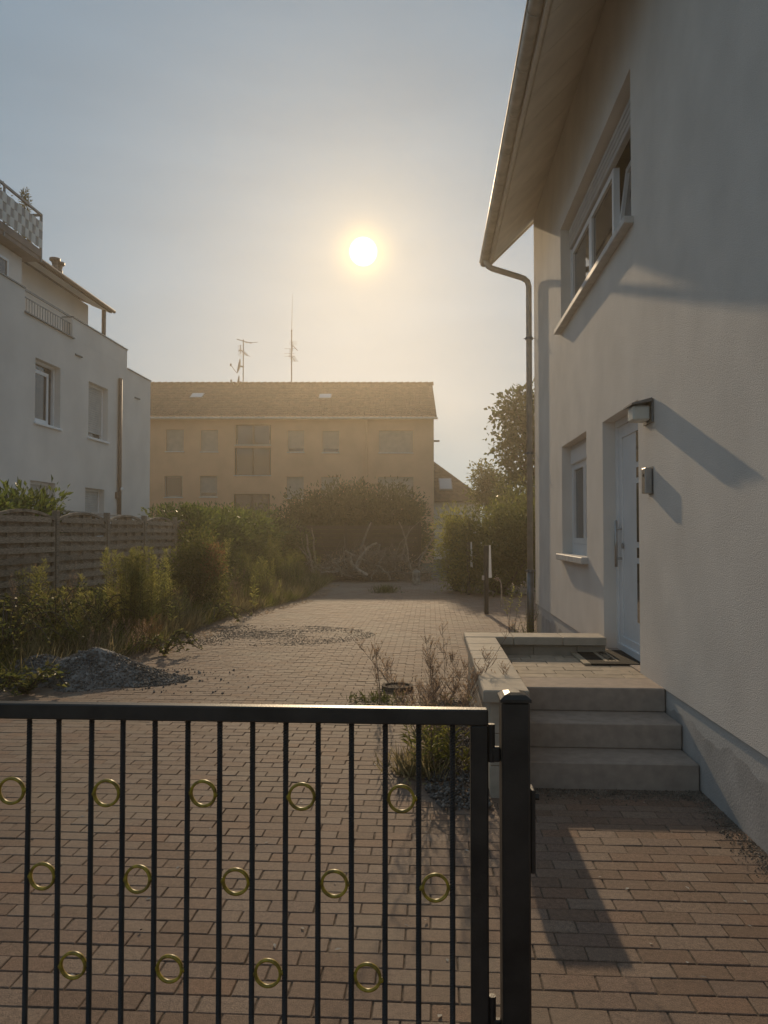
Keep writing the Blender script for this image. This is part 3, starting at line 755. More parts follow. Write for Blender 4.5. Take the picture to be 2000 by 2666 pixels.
# ------------------------------------------------------------------ pale apartment block on the left
AX = -8.5
af = lambda a, b, c: (AX - c, a, b)
apt = thing('apartment_block', 'pale grey rendered apartment block with roof terrace on the left', 'building', (AX, 16, .4))
def wy(px): return onX(px, 1388, AX).y
S1 = wy(327); S2 = wy(389)
W1 = (wy(87), wy(153), 4.02, 5.42); W2 = (wy(227), wy(278), 4.02, 5.42); L1 = (wy(77), wy(143), 1.36, 2.75); L2 = (wy(221), wy(271), 1.36, 2.75)
N0, N1 = wy(57), wy(183)
T1, T2 = 6.76, 6.24
wm = facade(MB(), af, 4.0, S1, 0.2, 6.28, [W1, W2, L1, L2], .22)
wm.box(AX-.25, AX, 4.0, N0, 6.281, T1); wm.box(AX-.25, AX, N1, S1, 6.281, T1)
wm.quad((AX, S1, .2), (AX, S2, .2), (AX, S2, T2), (AX, S1, T2)); wm.quad((AX, S2, .2), (AX-12, S2, .2), (AX-12, S2, T2), (AX, S2, T2))
wm.quad((AX, S1, T2), (AX, S2, T2), (AX-12, S2, T2), (AX-12, S1, T2)); wm.quad((AX, S1, T2), (AX-12, S1, T2), (AX-12, S1, T1), (AX, S1, T1))
wm.quad((AX-.25, 4, 6.28), (AX-.25, S1, 6.28), (AX-12, S1, 6.28), (AX-12, 4, 6.28)); wm.quad((AX, 4, .2), (AX, 4, 6.28), (AX-12, 4, 6.28), (AX-12, 4, .2))
add('wall', wm, M['stucco2'], apt)
for (a, b, z) in ((4.0, N0, T1), (N1, S1+.02, T1), (S1+.03, S2+.03, T2)):
    add('parapet_cap', MB().box(AX-.27, AX+.025, a, b, z+.002, z+.03), M['metal'], apt)
add('parapet_cap', MB().box(AX-.24, AX+.05, N0-.02, N1+.05, 6.262, 6.279), M['metal'], apt)
rl = add('railing', MB().bar((AX-.06, N0-.05, T1+.02), (AX-.06, N1+.05, T1+.02), .04, .04).bar((AX-.06, N0, 6.62), (AX-.06, N1, 6.62), .02, .02).bar((AX-.06, N0, 6.33), (AX-.06, N1, 6.33), .02, .02), M['metal'], apt)
y = N0 + .06
while y < N1:
    add('baluster', MB().box(AX-.066, AX-.054, y-.006, y+.006, 6.33, 6.62), M['metal'], rl); y += .115
for (h, mode) in ((W1, 'open'), (W2, 'shut'), (L1, 'shut2'), (L2, 'shut2')):
    a0, a1, b0, b1 = h
    wn = add('window', frame(MB(), af, a0, a1, b0, b1, .06, .14, .22), M['white'], apt)
    add('sill', MB().bbox(AX-.135, AX+.05, a0-.05, a1+.05, b0-.05, b0+.001, .006), M['white'], wn)
    add('pane', fbox(MB(), af, a0+.05, a1-.05, b0+.05, b1-.05, .20, .215), M['glass'], wn)
    if mode == 'open':
        add('sash', frame(MB(), lambda a, b, c: (AX-.20-(a-a0)*.0-c, a, b), a0+.06, a1-.20, b0+.06, b1-.18, .08, -.02, .03), M['white'], wn)
    else:
        add('shutter', shutter(MB(), af, a0+.06, a1-.06, b0+(.16 if mode == 'shut' else .06), b1-.05, .155, .055), M['shutter'], wn)
add('guttering', MB().tube([(AX+.06, wy(305), .3), (AX+.06, wy(305), 5.85)], .05, 10), M['darkpipe'], apt, True)
for (px, py) in ((203, 926), (356, 1037)):
    p = onX(px, py, AX); add('overflow_spout', MB().tube([(AX+.005, p.y-.16, p.z), (AX+.03, p.y+.16, p.z)], .022, 8), M['metal'], apt)
p = onX(306, 1274, AX)
add('security_camera', MB().lathe((AX+.10, p.y+.03, p.z), [(.01, -.06), (.05, -.03), (.06, .01), (.04, .05), (.01, .065)], 12), M['white'], apt, True)
add('junction_box', MB().box(AX+.001, AX+.07, p.y-.16, p.y-.04, p.z-.25, p.z-.08), M['darkpipe'], apt)
# set-back top storey with balcony
PXW = -9.6
pn = thing('roof_terrace_storey', 'set-back top storey with tiled eave and checkered balcony screen above the parapet', 'building', (PXW, 16, 6.28))
yE = onX(57, 700, PXW).y; yW = onX(230, 800, PXW-.5).y
pm = MB().box(PXW-5, PXW, 4.2, yE, 6.283, 8.10).box(PXW-5, PXW-.5, yE+.002, yW, 6.283, 8.36)
add('wall', pm, M['stucco2'], pn)
tw = (onX(-22, 690, PXW).y, onX(20, 690, PXW).y, 6.75, 7.85)
wn = add('window', frame(MB(), lambda a, b, c: (PXW-c, a, b), *tw, .06, -.03, .0), M['white'], pn); add('pane', MB().box(PXW+.002, PXW+.008, tw[0]+.05, tw[1]-.05, tw[2]+.05, tw[3]-.05), M['glass'], wn)
er0 = onX(105, 672, PXW+.1); er1 = onX(292, 815, PXW+.1)
zE = 8.20
rt = MB().prism([(PXW+.1, zE), (PXW-3.5, zE+1.5), (PXW-3.5, zE+1.62), (PXW+.1, zE+.12)], lambda p, q, t: (p, t, q), er0.y-.6, er1.y)
rfo = add('roof', rt, M['browntile'], pn)
add('eave_gutter', MB().tube([(PXW+.15, er0.y-.2, zE+.06), (PXW+.15, er1.y+.05, zE+.06)], .05, 8), M['darkpipe'], pn)
add('soffit', MB().quad((PXW+.09, er0.y-.5, zE-.012), (PXW+.09, er1.y-.01, zE-.012), (PXW-.52, er1.y-.01, zE+.24), (PXW-.52, er0.y-.5, zE+.24)), M['pale'], pn)
ps = onX(272, 830, PXW+.02); add('post', MB().box(PXW-.04, PXW+.05, ps.y-.05, ps.y+.05, 6.283, zE), M['darkpipe'], pn)
for (px, s_) in ((143, 1.0), (155, .8)):
    c0 = onX(px, 700, PXW-1.0); zt = onX(px, 672 if px == 143 else 683, PXW-1.0).z
    add('vent_cowl', MB().lathe((PXW-1.0, c0.y, zt-.65), [(.09, 0), (.09, .40), (.07, .45), (.10, .55), (.15, .58), (.15, .64), (.05, .66)], 12), M['darkpipe'], pn)
# balcony
BXo = -9.3; bE = onX(107, 620, BXo).y; zs0 = 8.12
bal = add('balcony_slab', MB().box(PXW-2, BXo, 4.2, bE, zs0, zs0+.10).box(BXo-.04, BXo+.02, 4.2, bE+.02, zs0+.101, zs0+.27), M['darkpipe'], pn)
zt = 9.25
br = MB().bar((BXo, 4.2, zt), (BXo, bE, zt), .05, .05).bar((BXo, 4.2, zt-.22), (BXo, bE, zt-.22), .03, .03).bar((BXo, bE, zs0), (BXo, bE, zt+.02), .05, .05).bar((BXo, bE, zt), (BXo-1.5, bE, zt), .05, .05).bar((BXo, bE, zt-.22), (BXo-1.5, bE, zt-.22), .03, .03)
for y in np.arange(bE-1.6, 6, -1.6): br.bar((BXo, y, zs0), (BXo, y, zt), .04, .04)
add('balcony_rail', br, M['metal'], pn)
y = bE - .12; k = 0
ch = [MB().box(-.008, .008, -.0765, .0765, -.1055, .1055)]
cme = bpy.data.meshes.new('screen_tile'); cme.from_pydata(ch[0].v, [], ch[0].f); cme.materials.append(M['screen'])
cm2 = bpy.data.meshes.new('screen_tile'); cm2.from_pydata(ch[0].v, [], ch[0].f); cm2.materials.append(M['screenl'])
while y > 12.5:
    for r in range(3):
        o = bpy.data.objects.new('screen_tile', cme if (k+r) % 2 else cm2); C.objects.link(o); o.parent = pn
        o.location = Vector((BXo + (.03 if (k+r) % 2 else .048), y, zs0+.40+.212*r)) - BASE[pn.name]
    y -= .155; k += 1

# ------------------------------------------------------------------ foliage generators
def nrm(a): return a/(np.linalg.norm(a, axis=1, keepdims=True)+1e-9)
def crown(lb, blobs, clumps, per, spread, Ln, Wd, bias=.35, up=.15, flat=None):
    vol = np.array([b[1][0]*b[1][1]*b[1][2] for b in blobs]); vol = vol/vol.sum()
    ch_ = rng.choice(len(blobs), clumps, p=vol)
    c0 = np.array([b[0] for b in blobs], float)[ch_]; r0 = np.array([b[1] for b in blobs], float)[ch_]
    d = nrm(rng.normal(size=(clumps, 3))); rad = rng.uniform(0, 1, (clumps, 1))**bias
    lump = 1 + .16*np.sin(d[:, :1]*5+c0[:, :1]*3)*np.sin(d[:, 1:2]*4+1) + rng.normal(0, .12, (clumps, 1))
    P = c0 + d*r0*rad*lump
    P = np.repeat(P, per, 0); dd = np.repeat(d, per, 0); n = len(P)
    off = rng.normal(0, spread, (n, 3)); Q = P + off
    D = dd*.7 + nrm(off)*.8 + rng.normal(0, .5, (n, 3)) + np.array([0, 0, up])
    if flat is not None:
        Q[:, 2] = np.minimum(Q[:, 2], flat + rng.normal(0, .03, n)); 
    k = Q[:, 2] > .02; Q = Q[k]; D = D[k]; n = len(Q)
    sz = rng.uniform(.6, 1.25, n)
    lb.leaves(Q, D, rng.normal(size=(n, 3)) + np.array([0, 0, .8]), Ln*sz, Wd*sz)
def limbs(base, tips, r0, bend=.15, nseg=6, n=6):
    mb = MB()
    for t in tips:
        b = Vector(base) + Vector((random.uniform(-.5, .5)*r0*3, random.uniform(-.5, .5)*r0*3, -.03)); t = Vector(t); pts = []
        off = Vector((random.gauss(0, bend), random.gauss(0, bend), 0))*(t-b).length
        for k in range(nseg):
            f = k/(nseg-1); pts.append(b.lerp(t, f) + off*math.sin(math.pi*f)*.5 + Vector((0, 0, 1))*.0)
        mb.tube(pts, [r0*(1-.8*k/(nseg-1)) for k in range(nseg)], n)
    return mb
def shrub(name, label, cat, base, blobs, clumps, per, spread, Ln, Wd, m, group=None, trunk=.03, bias=.35, up=.15, flat=None, extra=None, stemname='stems', leafname='foliage'):
    t = thing(name, label, cat, base, group)
    tips = []
    for c0, r0 in blobs:
        for _ in range(3 if len(blobs) < 6 else 2):
            d = Vector((random.gauss(0, 1), random.gauss(0, 1), random.gauss(.4, .6))).normalized(); tips.append(Vector(c0) + Vector((d.x*r0[0], d.y*r0[1], d.z*r0[2]))*.7)
    add(stemname, limbs(base, tips, trunk), M['bark'], t)
    lb = LB(); crown(lb, blobs, clumps, per, spread, Ln, Wd, bias, up, flat); add(leafname, lb, m, t)
    if extra:
        lb2 = LB(); crown(lb2, *extra[:-1]); add('coloured_foliage', lb2, extra[-1], t)
    return t
def weed(name, label, base, hgt_, stalks, spread, Ln, Wd, step, m, lean=.12, group=None, plume=0, cat='weed', stemm=None, r=.004, start=.15):
    base = Vector(base); t = thing(name, label, cat, base, group); mb = MB(); lb = LB()
    P, D, LN = [], [], []
    for s_ in range(stalks):
        b = base + Vector((random.gauss(0, spread), random.gauss(0, spread), -.02)); h = hgt_*random.uniform(.7, 1.05)
        ln = Vector((random.gauss(0, lean), random.gauss(0, lean), 0))*h; n = 7
        pts = [b + Vector((0, 0, h*k/(n-1))) + ln*((k/(n-1))**2) for k in range(n)]
        mb.tube(pts, [r*(1-.7*k/(n-1)) for k in range(n)], 4)
        f = start; ph = random.uniform(0, 6)
        while f < 1:
            k = f*(n-1); i = min(int(k), n-2); p = pts[i].lerp(pts[i+1], k-i)
            for _ in range(2):
                ph += 2.4; e = random.uniform(.3, 1.0) + (.5 if f > .85 else 0)
                P.append(p); D.append((math.cos(ph), math.sin(ph), e)); LN.append((1.15-.65*f)*random.uniform(.7, 1.2))
            f += step/h
        if plume:
            for _ in range(plume):
                f = random.uniform(.78, 1.0); k = f*(n-1); i = min(int(k), n-2); p = pts[i].lerp(pts[i+1], k-i)
                a = random.uniform(0, 6.28); q = (1.02-f)*.5*h; P.append(p + Vector((math.cos(a)*q*random.random(), math.sin(a)*q*random.random(), 0))); D.append((math.cos(a), math.sin(a), 1.2)); LN.append(random.uniform(.3, .6))
    P = np.array([tuple(p) for p in P]); D = np.array(D); LN = np.array(LN)
    lb.leaves(P, D, np.tile([0, 0, 1.0], (len(P), 1)) + rng.normal(0, .3, (len(P), 3)), LN*Ln, LN*Wd)
    add('stems', mb, stemm or M['bark'], t); add('foliage', lb, m, t); return t
def blades(lb, P, h, wd, lean=.5):
    n = len(P); D = np.stack([rng.normal(0, lean, n), rng.normal(0, lean, n), np.ones(n)], 1)
    lb.leaves(P, D, nrm(rng.normal(size=(n, 3))*np.array([1, 1, .2])), h, wd, 0)

# ------------------------------------------------------------------ ochre building across the far end
BV = 44.0
bf = lambda a, b, c: (a, BV + c, b)
def bu(px): return (px - 1000)*BV/FPX
def bzv(py): return CAMH + (1388 - py)*BV/FPX
def r3(x, y): return bu(350 + x/1.952), bzv(700 + y/1.952)
och = thing('ochre_apartment_house', 'ochre rendered apartment house with long tiled roof across the yard end', 'building', (-6, BV, 0), rotz=YAW)
BL, BR = -26.0, bu(1130)
wins = []
for (x0, x1, y0, y1, k) in ((158, 248, 815, 926, 'sh'), (335, 423, 817, 928, 'sh'), (778, 862, 820, 930, 'sh2'), (955, 1040, 822, 932, 'sh2'), (1243, 1415, 820, 933, 'sh'),
        (152, 243, 1052, 1160, 'gl'), (332, 420, 1052, 1158, 'sh2'), (773, 860, 1057, 1165, 'sh'), (950, 1040, 1057, 1167, 'sh'), (1240, 1418, 1057, 1170, 'sh'),
        (512, 692, 790, 893, 'big'), (508, 692, 908, 1048, 'big'), (505, 688, 1145, 1330, 'door'),
        (155, 245, 1290, 1400, 'sh'), (333, 421, 1290, 1400, 'sh'), (775, 861, 1292, 1402, 'sh'), (-220, -130, 815, 926, 'sh'), (-400, -310, 815, 926, 'sh')):
    u0, zt_ = r3(x0, y0); u1, zb_ = r3(x1, y1); wins.append((u0, u1, zb_, zt_, k))
ZE = 8.25
ob = facade(MB(), bf, BL, BR, -.1, ZE, [w_[:4] for w_ in wins], .18)
DV = 10.5
ob.quad((BR, BV, -.1), (BR, BV+DV, -.1), (BR, BV+DV, ZE), (BR, BV, ZE)); ob.poly([(BR, BV, ZE), (BR, BV+DV, ZE), (BR, BV+DV/2, ZE+2.9)])
ob.quad((BL, BV, -.1), (BL, BV, ZE), (BL, BV+DV, ZE), (BL, BV+DV, -.1)); ob.quad((BL, BV+DV, -.1), (BL, BV+DV, ZE), (BR, BV+DV, ZE), (BR, BV+DV, -.1))
add('wall', ob, M['orange'], och)
for (u0, u1, b0, b1, k) in wins:
    wn = add('window', frame(MB(), bf, u0, u1, b0, b1, .06, .10, .18), M['shutterb'] if k not in ('big', 'door') else M['bark'], och)
    add('sill', MB().box(u0-.04, u1+.04, BV-.06, BV+.10, b0-.05, b0-.002), M['sillst'], wn)
    if k in ('gl', 'big', 'door'):
        n = 2 if k != 'gl' else 1
        for j in range(n):
            p, q = u0+.06+(u1-u0-.12)*j/n, u0+.06+(u1-u0-.12)*(j+1)/n
            add('pane', MB().box(p+.03, q-.03, BV+.13, BV+.14, b0+.06, b1-.06), M['glass'], wn)
        if n == 2: add('mullion', MB().box((u0+u1)/2-.05, (u0+u1)/2+.05, BV+.09, BV+.17, b0+.06, b1-.06), M['bark'], wn)
    else:
        lo = b0+(.06 if k == 'sh' else .22)
        add('shutter', shutter(MB(), bf, u0+.06, u1-.06, lo, b1-.06, .12, .06), M['shutterb'], wn)
        add('pane', MB().box(u0+.05, u1-.05, BV+.15, BV+.16, b0+.05, b1-.05), M['glass'], wn)
u_, _ = r3(1178, 0)
add('downpipe', MB().tube([(u_, BV-.07, 0), (u_, BV-.07, ZE)], .06, 8), M['orange'], och)
add('bracket', MB().bar((BR+.02, BV+.3, bzv(1146)), (BR+.35, BV+.3, bzv(1146)), .08, .1), M['dark'], och)
add('cornice', MB().box(BL, BR+.02, BV-.45, BV-.001, ZE-.06, ZE+.05), M['orange'], och)
ev = BV - .5; rv = BV + DV/2; ez = 8.18; rz = 11.2
RR = bu(1137); 
roof = add('roof', MB().quad((BL, ev, ez), (RR, ev, ez), (RR+.1, rv, rz), (BL, rv, rz)).quad((BL, rv, rz), (RR+.1, rv, rz), (RR, 2*rv-ev, ez), (BL, 2*rv-ev, ez)).quad((RR, ev, ez), (RR, ev, ez-.2), (RR+.1, rv, rz-.2), (RR+.1, rv, rz)), M['rooftile'], och)
add('gutter', MB().tube([(BL, ev-.06, ez-.03), (RR+.03, ev-.06, ez-.03)], .07, 8), M['zinc'], och)
# tiles: real pieces, the nearest rows singly
tile = MB(); sdv = Vector((0, rv-ev, rz-ez)); slen = sdv.length; sd_ = sdv/slen; nn = Vector((0, -sd_.z, sd_.y))
tw_, tl_ = .30, .345
prof = [(-.15, .010), (-.09, .036), (-.02, .010), (.05, .006), (.12, .022), (.15, .010)]
def tile_pts(cu, cs):
    o = Vector((cu, ev, ez)) + sd_*cs; P = []
    for (a, h) in prof: P.append(o + Vector((a, 0, 0)) + nn*(h+.030))
    for (a, h) in prof: P.append(o + Vector((a, 0, 0)) + sd_*(tl_+.05) + nn*(h+.004))
    for (a, h) in prof: P.append(o + Vector((a, 0, 0)) + nn*(h+.002))
    return P
TF = [(i, i+1, i+7, i+6) for i in range(5)] + [(i+12, i+13, i+1, i) for i in range(5)]
tv, tf_ = [], []
def origin_tile():
    tm = bpy.data.meshes.new('tile'); P = tile_pts(0, 0); o = Vector((0, ev, ez)); tm.from_pydata([tuple(p-o) for p in P], [], TF); tm.materials.append(M['rooftile']); return tm
tme = origin_tile(); cnt = 0
nrow = int(slen/tl_)+1; row_u = np.arange(RR-.16, BL+.2, -tw_)
for r in range(nrow):
    for u in row_u:
        if u < -14.5 and True:
            pass
        if r < 6 and u > -12.3 and cnt < 300:
            o = bpy.data.objects.new('tile', tme); C.objects.link(o); o.parent = roof; p = Vector((u, ev, ez)) + sd_*(r*tl_-.04); o.location = p; o.rotation_euler = (random.gauss(0, .008), 0, random.gauss(0, .008)); cnt += 1
        else:
            i = len(tv); tv += [tuple(p) for p in tile_pts(u + random.gauss(0, .004), r*tl_-.04 + random.gauss(0, .006))]; tf_ += [tuple(i+k for k in f) for f in TF]
me = bpy.data.meshes.new('tiles'); me.from_pydata(tv, [], tf_); kind(link('tiles', me, M['rooftile'], roof), 'stuff')
u = BL
while u < RR+.1:
    u2 = min(u+.40, RR+.14)
    add('ridge_tile', MB().tube([(u, rv, rz+.02), (u2+.03, rv, rz+.055)], [.11, .125], 8), M['rooftile'], roof); u = u2 if u2 < RR+.13 else u2+1
for (x, y) in ((316, 652), (969, 656)):
    px, py = 350+x/1.952, 700+y/1.952
    f = (1090-py)/(1090-996.); p = Vector(((px-1000)*(BV-.5+5.75*f)/FPX, ev, ez)) + sd_*slen*f + nn*.06
    sk = MB().obox(p, (.38, 0, 0), sd_*.42, nn*.05); so = add('roof_window', sk, M['metal'], roof)
    add('pane', MB().obox(p+nn*.055, (.33, 0, 0), sd_*.37, nn*.004), M['skylight'], so)
# antenna masts
def mast(label, px, pyt):
    d = rv; u = (px-1000)*d/FPX; zt_ = CAMH + (1388-pyt)*d/FPX
    t = thing('antenna_mast', label, 'antenna', (u, d, rz), group=None, rotz=YAW); return t, u, d, zt_
PM = rv/FPX
t, u, d, zt_ = mast('shorter roof antenna mast carrying two satellite dishes', 631.5, 881)
add('pole', MB().tube([(u, d, rz-.3), (u, d, zt_)], .035, 8), M['metal'], t)
def zpx(py): return CAMH + (1388-py)*PM
def upx(px): return (px-1000)*PM
add('dipole', MB().tube([(upx(614), d, zpx(880)), (upx(651), d+.3, zpx(888))], .025, 6).tube([(upx(638), d-.3, zpx(892)), (upx(665), d+.5, zpx(883))], .018, 6), M['metal'], t)
ya = MB().tube([(upx(617), d+.3, zpx(908)), (upx(627), d, zpx(909)), (upx(646), d-.6, zpx(929))], .03, 6)
for k in range(6): f = k/5; c0 = Vector((upx(627+19*f), d-.6*f, zpx(909+20*f))); ya.tube([c0-Vector((.16, .25, 0)), c0+Vector((.16, .25, 0))], .010, 4)
for k in range(9): ya.tube([(upx(615), d+.3, zpx(893+3.4*k)), (upx(624), d+.5, zpx(893+3.4*k))], .008, 4)
ya.tube([(upx(624), d, zpx(895)), (upx(624), d, zpx(918))], .02, 5)
add('yagi_antenna', ya, M['metal'], t)
def dish(pc, rr, tilt, label=None):
    ds = MB(); pts = []
    ax = Vector((-.97, -.12, .2)).normalized(); e1 = ax.cross(Vector((0, 0, 1))).normalized(); e2 = e1.cross(ax)
    n = 24
    for ring in (0, .35, .7, 1.0):
        for j in range(n): a = 2*math.pi*j/n; ds.v.append(tuple(Vector(pc) + (e1*math.cos(a) + e2*math.sin(a))*rr*ring + ax*(ring**2)*rr*.22))
    for k in range(3):
        for j in range(n): a = k*n+j; b = k*n+(j+1) % n; ds.f.append((a, b, b+n, a+n))
    arm = MB(); foot = Vector(pc) - e2*rr + ax*rr*.22 if e2.z > 0 else Vector(pc) + e2*rr + ax*rr*.22
    feed = Vector(pc) + ax*rr*1.25 - Vector((0, 0, rr*.15)); arm.tube([foot, feed], .02, 6); arm.lathe(feed, [(.03, -.08), (.06, -.05), (.06, .08), (.03, .1)], 10)
    back = MB().tube([Vector(pc), Vector(pc) - ax*rr*.45], .05, 6)
    do = add('satellite_dish', ds, M['metal'], t, True); add('feed_arm', arm, M['metal'], do); add('dish_mount', back, M['metal'], do)
dish((upx(624), d, zpx(951)), .50, 0); dish((upx(623), d-.2, zpx(994)), .42, 0)
t, u, d, zt_ = mast('taller roof antenna mast with thin whip tip', 758, 857)
add('pole', MB().tube([(u, d, rz-.3), (u, d, zt_)], .04, 8), M['metal'], t)
add('whip', MB().tube([(u, d, zt_), (u+.04, d, zpx(760))], [.018, .008], 5), M['metal'], t)
add('pole_cap', MB().lathe((u, d, zt_), [(.03, -.06), (.06, -.03), (.06, .03), (.02, .06)], 8), M['metal'], t)
ya = MB().tube([(upx(758), d, zpx(898)), (upx(763), d, zpx(898)), (upx(775), d-.5, zpx(914))], .03, 6).tube([(upx(758), d, zpx(924)), (upx(769), d-.4, zpx(942))], .022, 6)
for k in range(7): f = k/6; c0 = Vector((upx(758+11*f), d-.4*f, zpx(924+18*f))); ya.tube([c0-Vector((.22, 0, 0)), c0+Vector((.22, 0, 0))], .009, 4)
for py in (905, 918, 925): ya.tube([(upx(739), d, zpx(py)), (upx(766), d, zpx(py))], .010, 4)
ya.tube([(upx(754), d, zpx(905)), (upx(754), d, zpx(925))], .02, 5).tube([(upx(761), d, zpx(887)), (upx(761), d, zpx(912))], .015, 5)
for k in range(4): ya.tube([(upx(752), d, zpx(886+3*k)), (upx(772), d, zpx(886+3*k))], .007, 4)
add('yagi_antenna', ya, M['metal'], t)

# brown-roofed house to the right of it
bh = thing('brown_roofed_house', 'low white house with brown hipped roof behind the right-hand bushes', 'house', (2, 55, 0), rotz=YAW)
HV = 50.0; hw0, hw1 = -6.0, 6.85; zE2 = 3.65; zR = 8.0; hd_ = 10.0
add('wall', MB().box(hw0+.5, hw1-.5, HV+.5, HV+hd_-.5, -.1, zE2+.1), M['stucco2'], bh)
rr = MB(); A, B_, Cc, Dd = (hw0, HV, zE2), (hw1, HV, zE2), (hw1, HV+hd_, zE2), (hw0, HV+hd_, zE2); R0, R1 = (hw0+5, HV+5, zR), (hw1-5, HV+5, zR)
rr.poly([A, B_, R1, R0]).poly([B_, Cc, R1]).poly([Cc, Dd, R0, R1]).poly([Dd, A, R0]).poly([A, Dd, Cc, B_])
rfo = add('roof', rr, M['browntile'], bh)
s3 = Vector((0, 5, zR-zE2)).normalized(); n3 = Vector((0, -s3.z, s3.y))
for r in range(int(6.6/.36)):
    o = Vector((0, HV, zE2)) + s3*(r*.36); f = r*.36/6.63; x0, x1 = hw0+5*f, hw1-5*f
    cm = MB(); n = int((x1-x0)/.3)
    for k in range(n):
        a = x0 + (x1-x0)*k/n; b = a + (x1-x0)/n; f2 = min(1, f+.40/6.63); xa, xb = hw0+5*f2, hw1-5*f2; a2 = xa + (xb-xa)*k/n; b2 = a2 + (xb-xa)/n
        cm.quad(o+Vector((a, 0, 0))+n3*.045, o+Vector((b, 0, 0))+n3*.03, o+Vector((b2, 0, 0))+s3*.40+n3*.012, o+Vector((a2, 0, 0))+s3*.40+n3*.025)
        cm.quad(o+Vector((a, 0, 0)), o+Vector((b, 0, 0)), o+Vector((b, 0, 0))+n3*.03, o+Vector((a, 0, 0))+n3*.045)
    add('tile_course', cm, M['browntile'], rfo)
pc = Vector(((1158-1000)*52.0/FPX, HV, zE2)) + s3*1.75 + n3*.10
so = add('roof_window', MB().obox(pc, (.44, 0, 0), s3*.62, n3*.06), M['metal'], rfo); add('pane', MB().obox(pc+n3*.064, (.38, 0, 0), s3*.55, n3*.004), M['skylight'], so)
wn = add('window', frame(MB(), lambda a, b, c: (a, HV+.5+c, b), 4.0, 5.2, 1.6, 2.9, .07, -.04, -.001), M['white'], bh); add('pane', MB().box(4.06, 5.14, HV+.47, HV+.48, 1.66, 2.84), M['glass'], wn)

# ------------------------------------------------------------------ far end: board fence, hedge, brush pile, stump
bf_t = thing('board_fence', 'dark brown horizontal board fence behind the brush pile', 'fence', (-1, 28.2, 0), rotz=YAW)
bv = 28.2
for u in (-5.0, -3.2, -1.4, -.5, 1.3):
    add('post', MB().box(u-.06, u+.06, bv-.10, bv-.022, -.1, 2.0), M['woodd'], bf_t)
for (u0, u1) in ((-5.0, -3.2), (-3.2, -1.4), (-1.4, -.5), (-.5, 1.3)):
    for k in range(12):
        add('board', MB().box(u0+.005, u1-.005, bv-.02, bv+.0, .06+k*.155, .06+k*.155+.135+random.uniform(-.006, .004)), M['woodd'], bf_t)
def uvb(b): return [(tuple(uv(c[0], c[1], c[2])), r) for c, r in b]
shrub('conifer_hedge', 'broad dark overgrown hedge in front of the ochre house', 'hedge', uv(-1.2, 30, 0),
      uvb([((-3.0, 30, 1.9), (1.25, 1.0, 1.15)), ((-2.0, 30, 2.2), (1.3, 1.1, 1.3)), ((-.9, 30, 2.25), (1.2, 1.1, 1.25)), ((.2, 30, 2.2), (1.2, 1.1, 1.25)), ((1.0, 29.8, 1.8), (.75, .9, 1.45)), ((-1.0, 30, 1.0), (2.6, .9, 1.0))]),
      2600, 11, .13, .17, .06, M['hedge'], trunk=.06, bias=.3, up=.4)
shrub('hedge', 'low trimmed green hedge along the ochre house behind the laurel', 'hedge', uv(-10, 36, 0),
      uvb([((-13+i*1.3, 36, 1.5), (.95, .8, 1.35+.08*math.sin(i*2))) for i in range(8)]), 1500, 10, .14, .17, .07, M['laurel'], trunk=.04, bias=.3, flat=2.95)
bp = thing('brush_pile', 'heap of cut dead branches on the paving at the far end', 'brush pile', uv(-.6, 26.2, 0))
for k in range(38):
    u = random.uniform(-2.5, 1.2); v = random.uniform(25.2, 26.6); a = random.uniform(-.9, .9); ln = random.uniform(.7, 1.9); el = abs(random.gauss(.35, .4))
    d = Vector((math.sin(a*1.7)*math.cos(el), -.2*math.cos(a), math.sin(el))).normalized()
    p0 = uv(u, v, random.uniform(.04, .5)); pts = []; bnd = Vector((random.gauss(0, .2), 0, random.gauss(.1, .22)))
    for j in range(7): f = j/6; pts.append(p0 + d*ln*f + bnd*(f*f-f)*-1.6 + Vector((random.gauss(0, .025), 0, random.gauss(0, .025))))
    for p in pts: p.z = max(p.z, .03)
    r = random.choice((.018, .025, .04, .06, .085))
    add('branch', MB().tube(pts, [r*(1-.6*j/6) for j in range(7)], 6), M['branch'], bp)
tw = MB()
for k in range(900):
    u = random.gauss(-.5, 1.0); u = max(-2.7, min(1.5, u)); v = random.uniform(25.3, 27.2); z = random.uniform(0, 1) * max(.1, 1.15 - .22*(u+.5)**2)*.85
    p0 = uv(u, v, z); d = Vector((random.gauss(0, 1), random.gauss(0, .6), random.gauss(.15, .5))).normalized(); ln = random.uniform(.25, .8)
    m_ = p0 + d*ln*.5 + Vector((random.gauss(0, .06), 0, random.gauss(0, .06))); e = p0 + d*ln; e.z = max(e.z, .02); m_.z = max(m_.z, .02)
    tw.tube([p0, m_, e], [.014, .010, .005], 3, False)
kind(add('twigs', tw, M['twig'], bp), 'stuff')
lbq = LB(); crown(lbq, uvb([((-.6, 26.5, .4), (2.2, .7, .5))]), 250, 6, .12, .09, .05, .6); kind(add('dead_leaves', lbq, M['seed'], bp), 'stuff')
sp = onZ(1084, 1522, 0)
stp = thing('stone_stump', 'short grey upright stone block on the far paving', 'bollard', sp)
add('shaft', MB().lathe(sp, [(.14, -.02), (.135, .1), (.13, .3), (.135, .39), (.11, .42)], 9), M['gravelb'], stp)
add('top_moss', MB().lathe(sp+Vector((0, 0, .42)), [(.11, .0), (.09, .02), (.03, .03)], 9), M['gravelb'], stp)
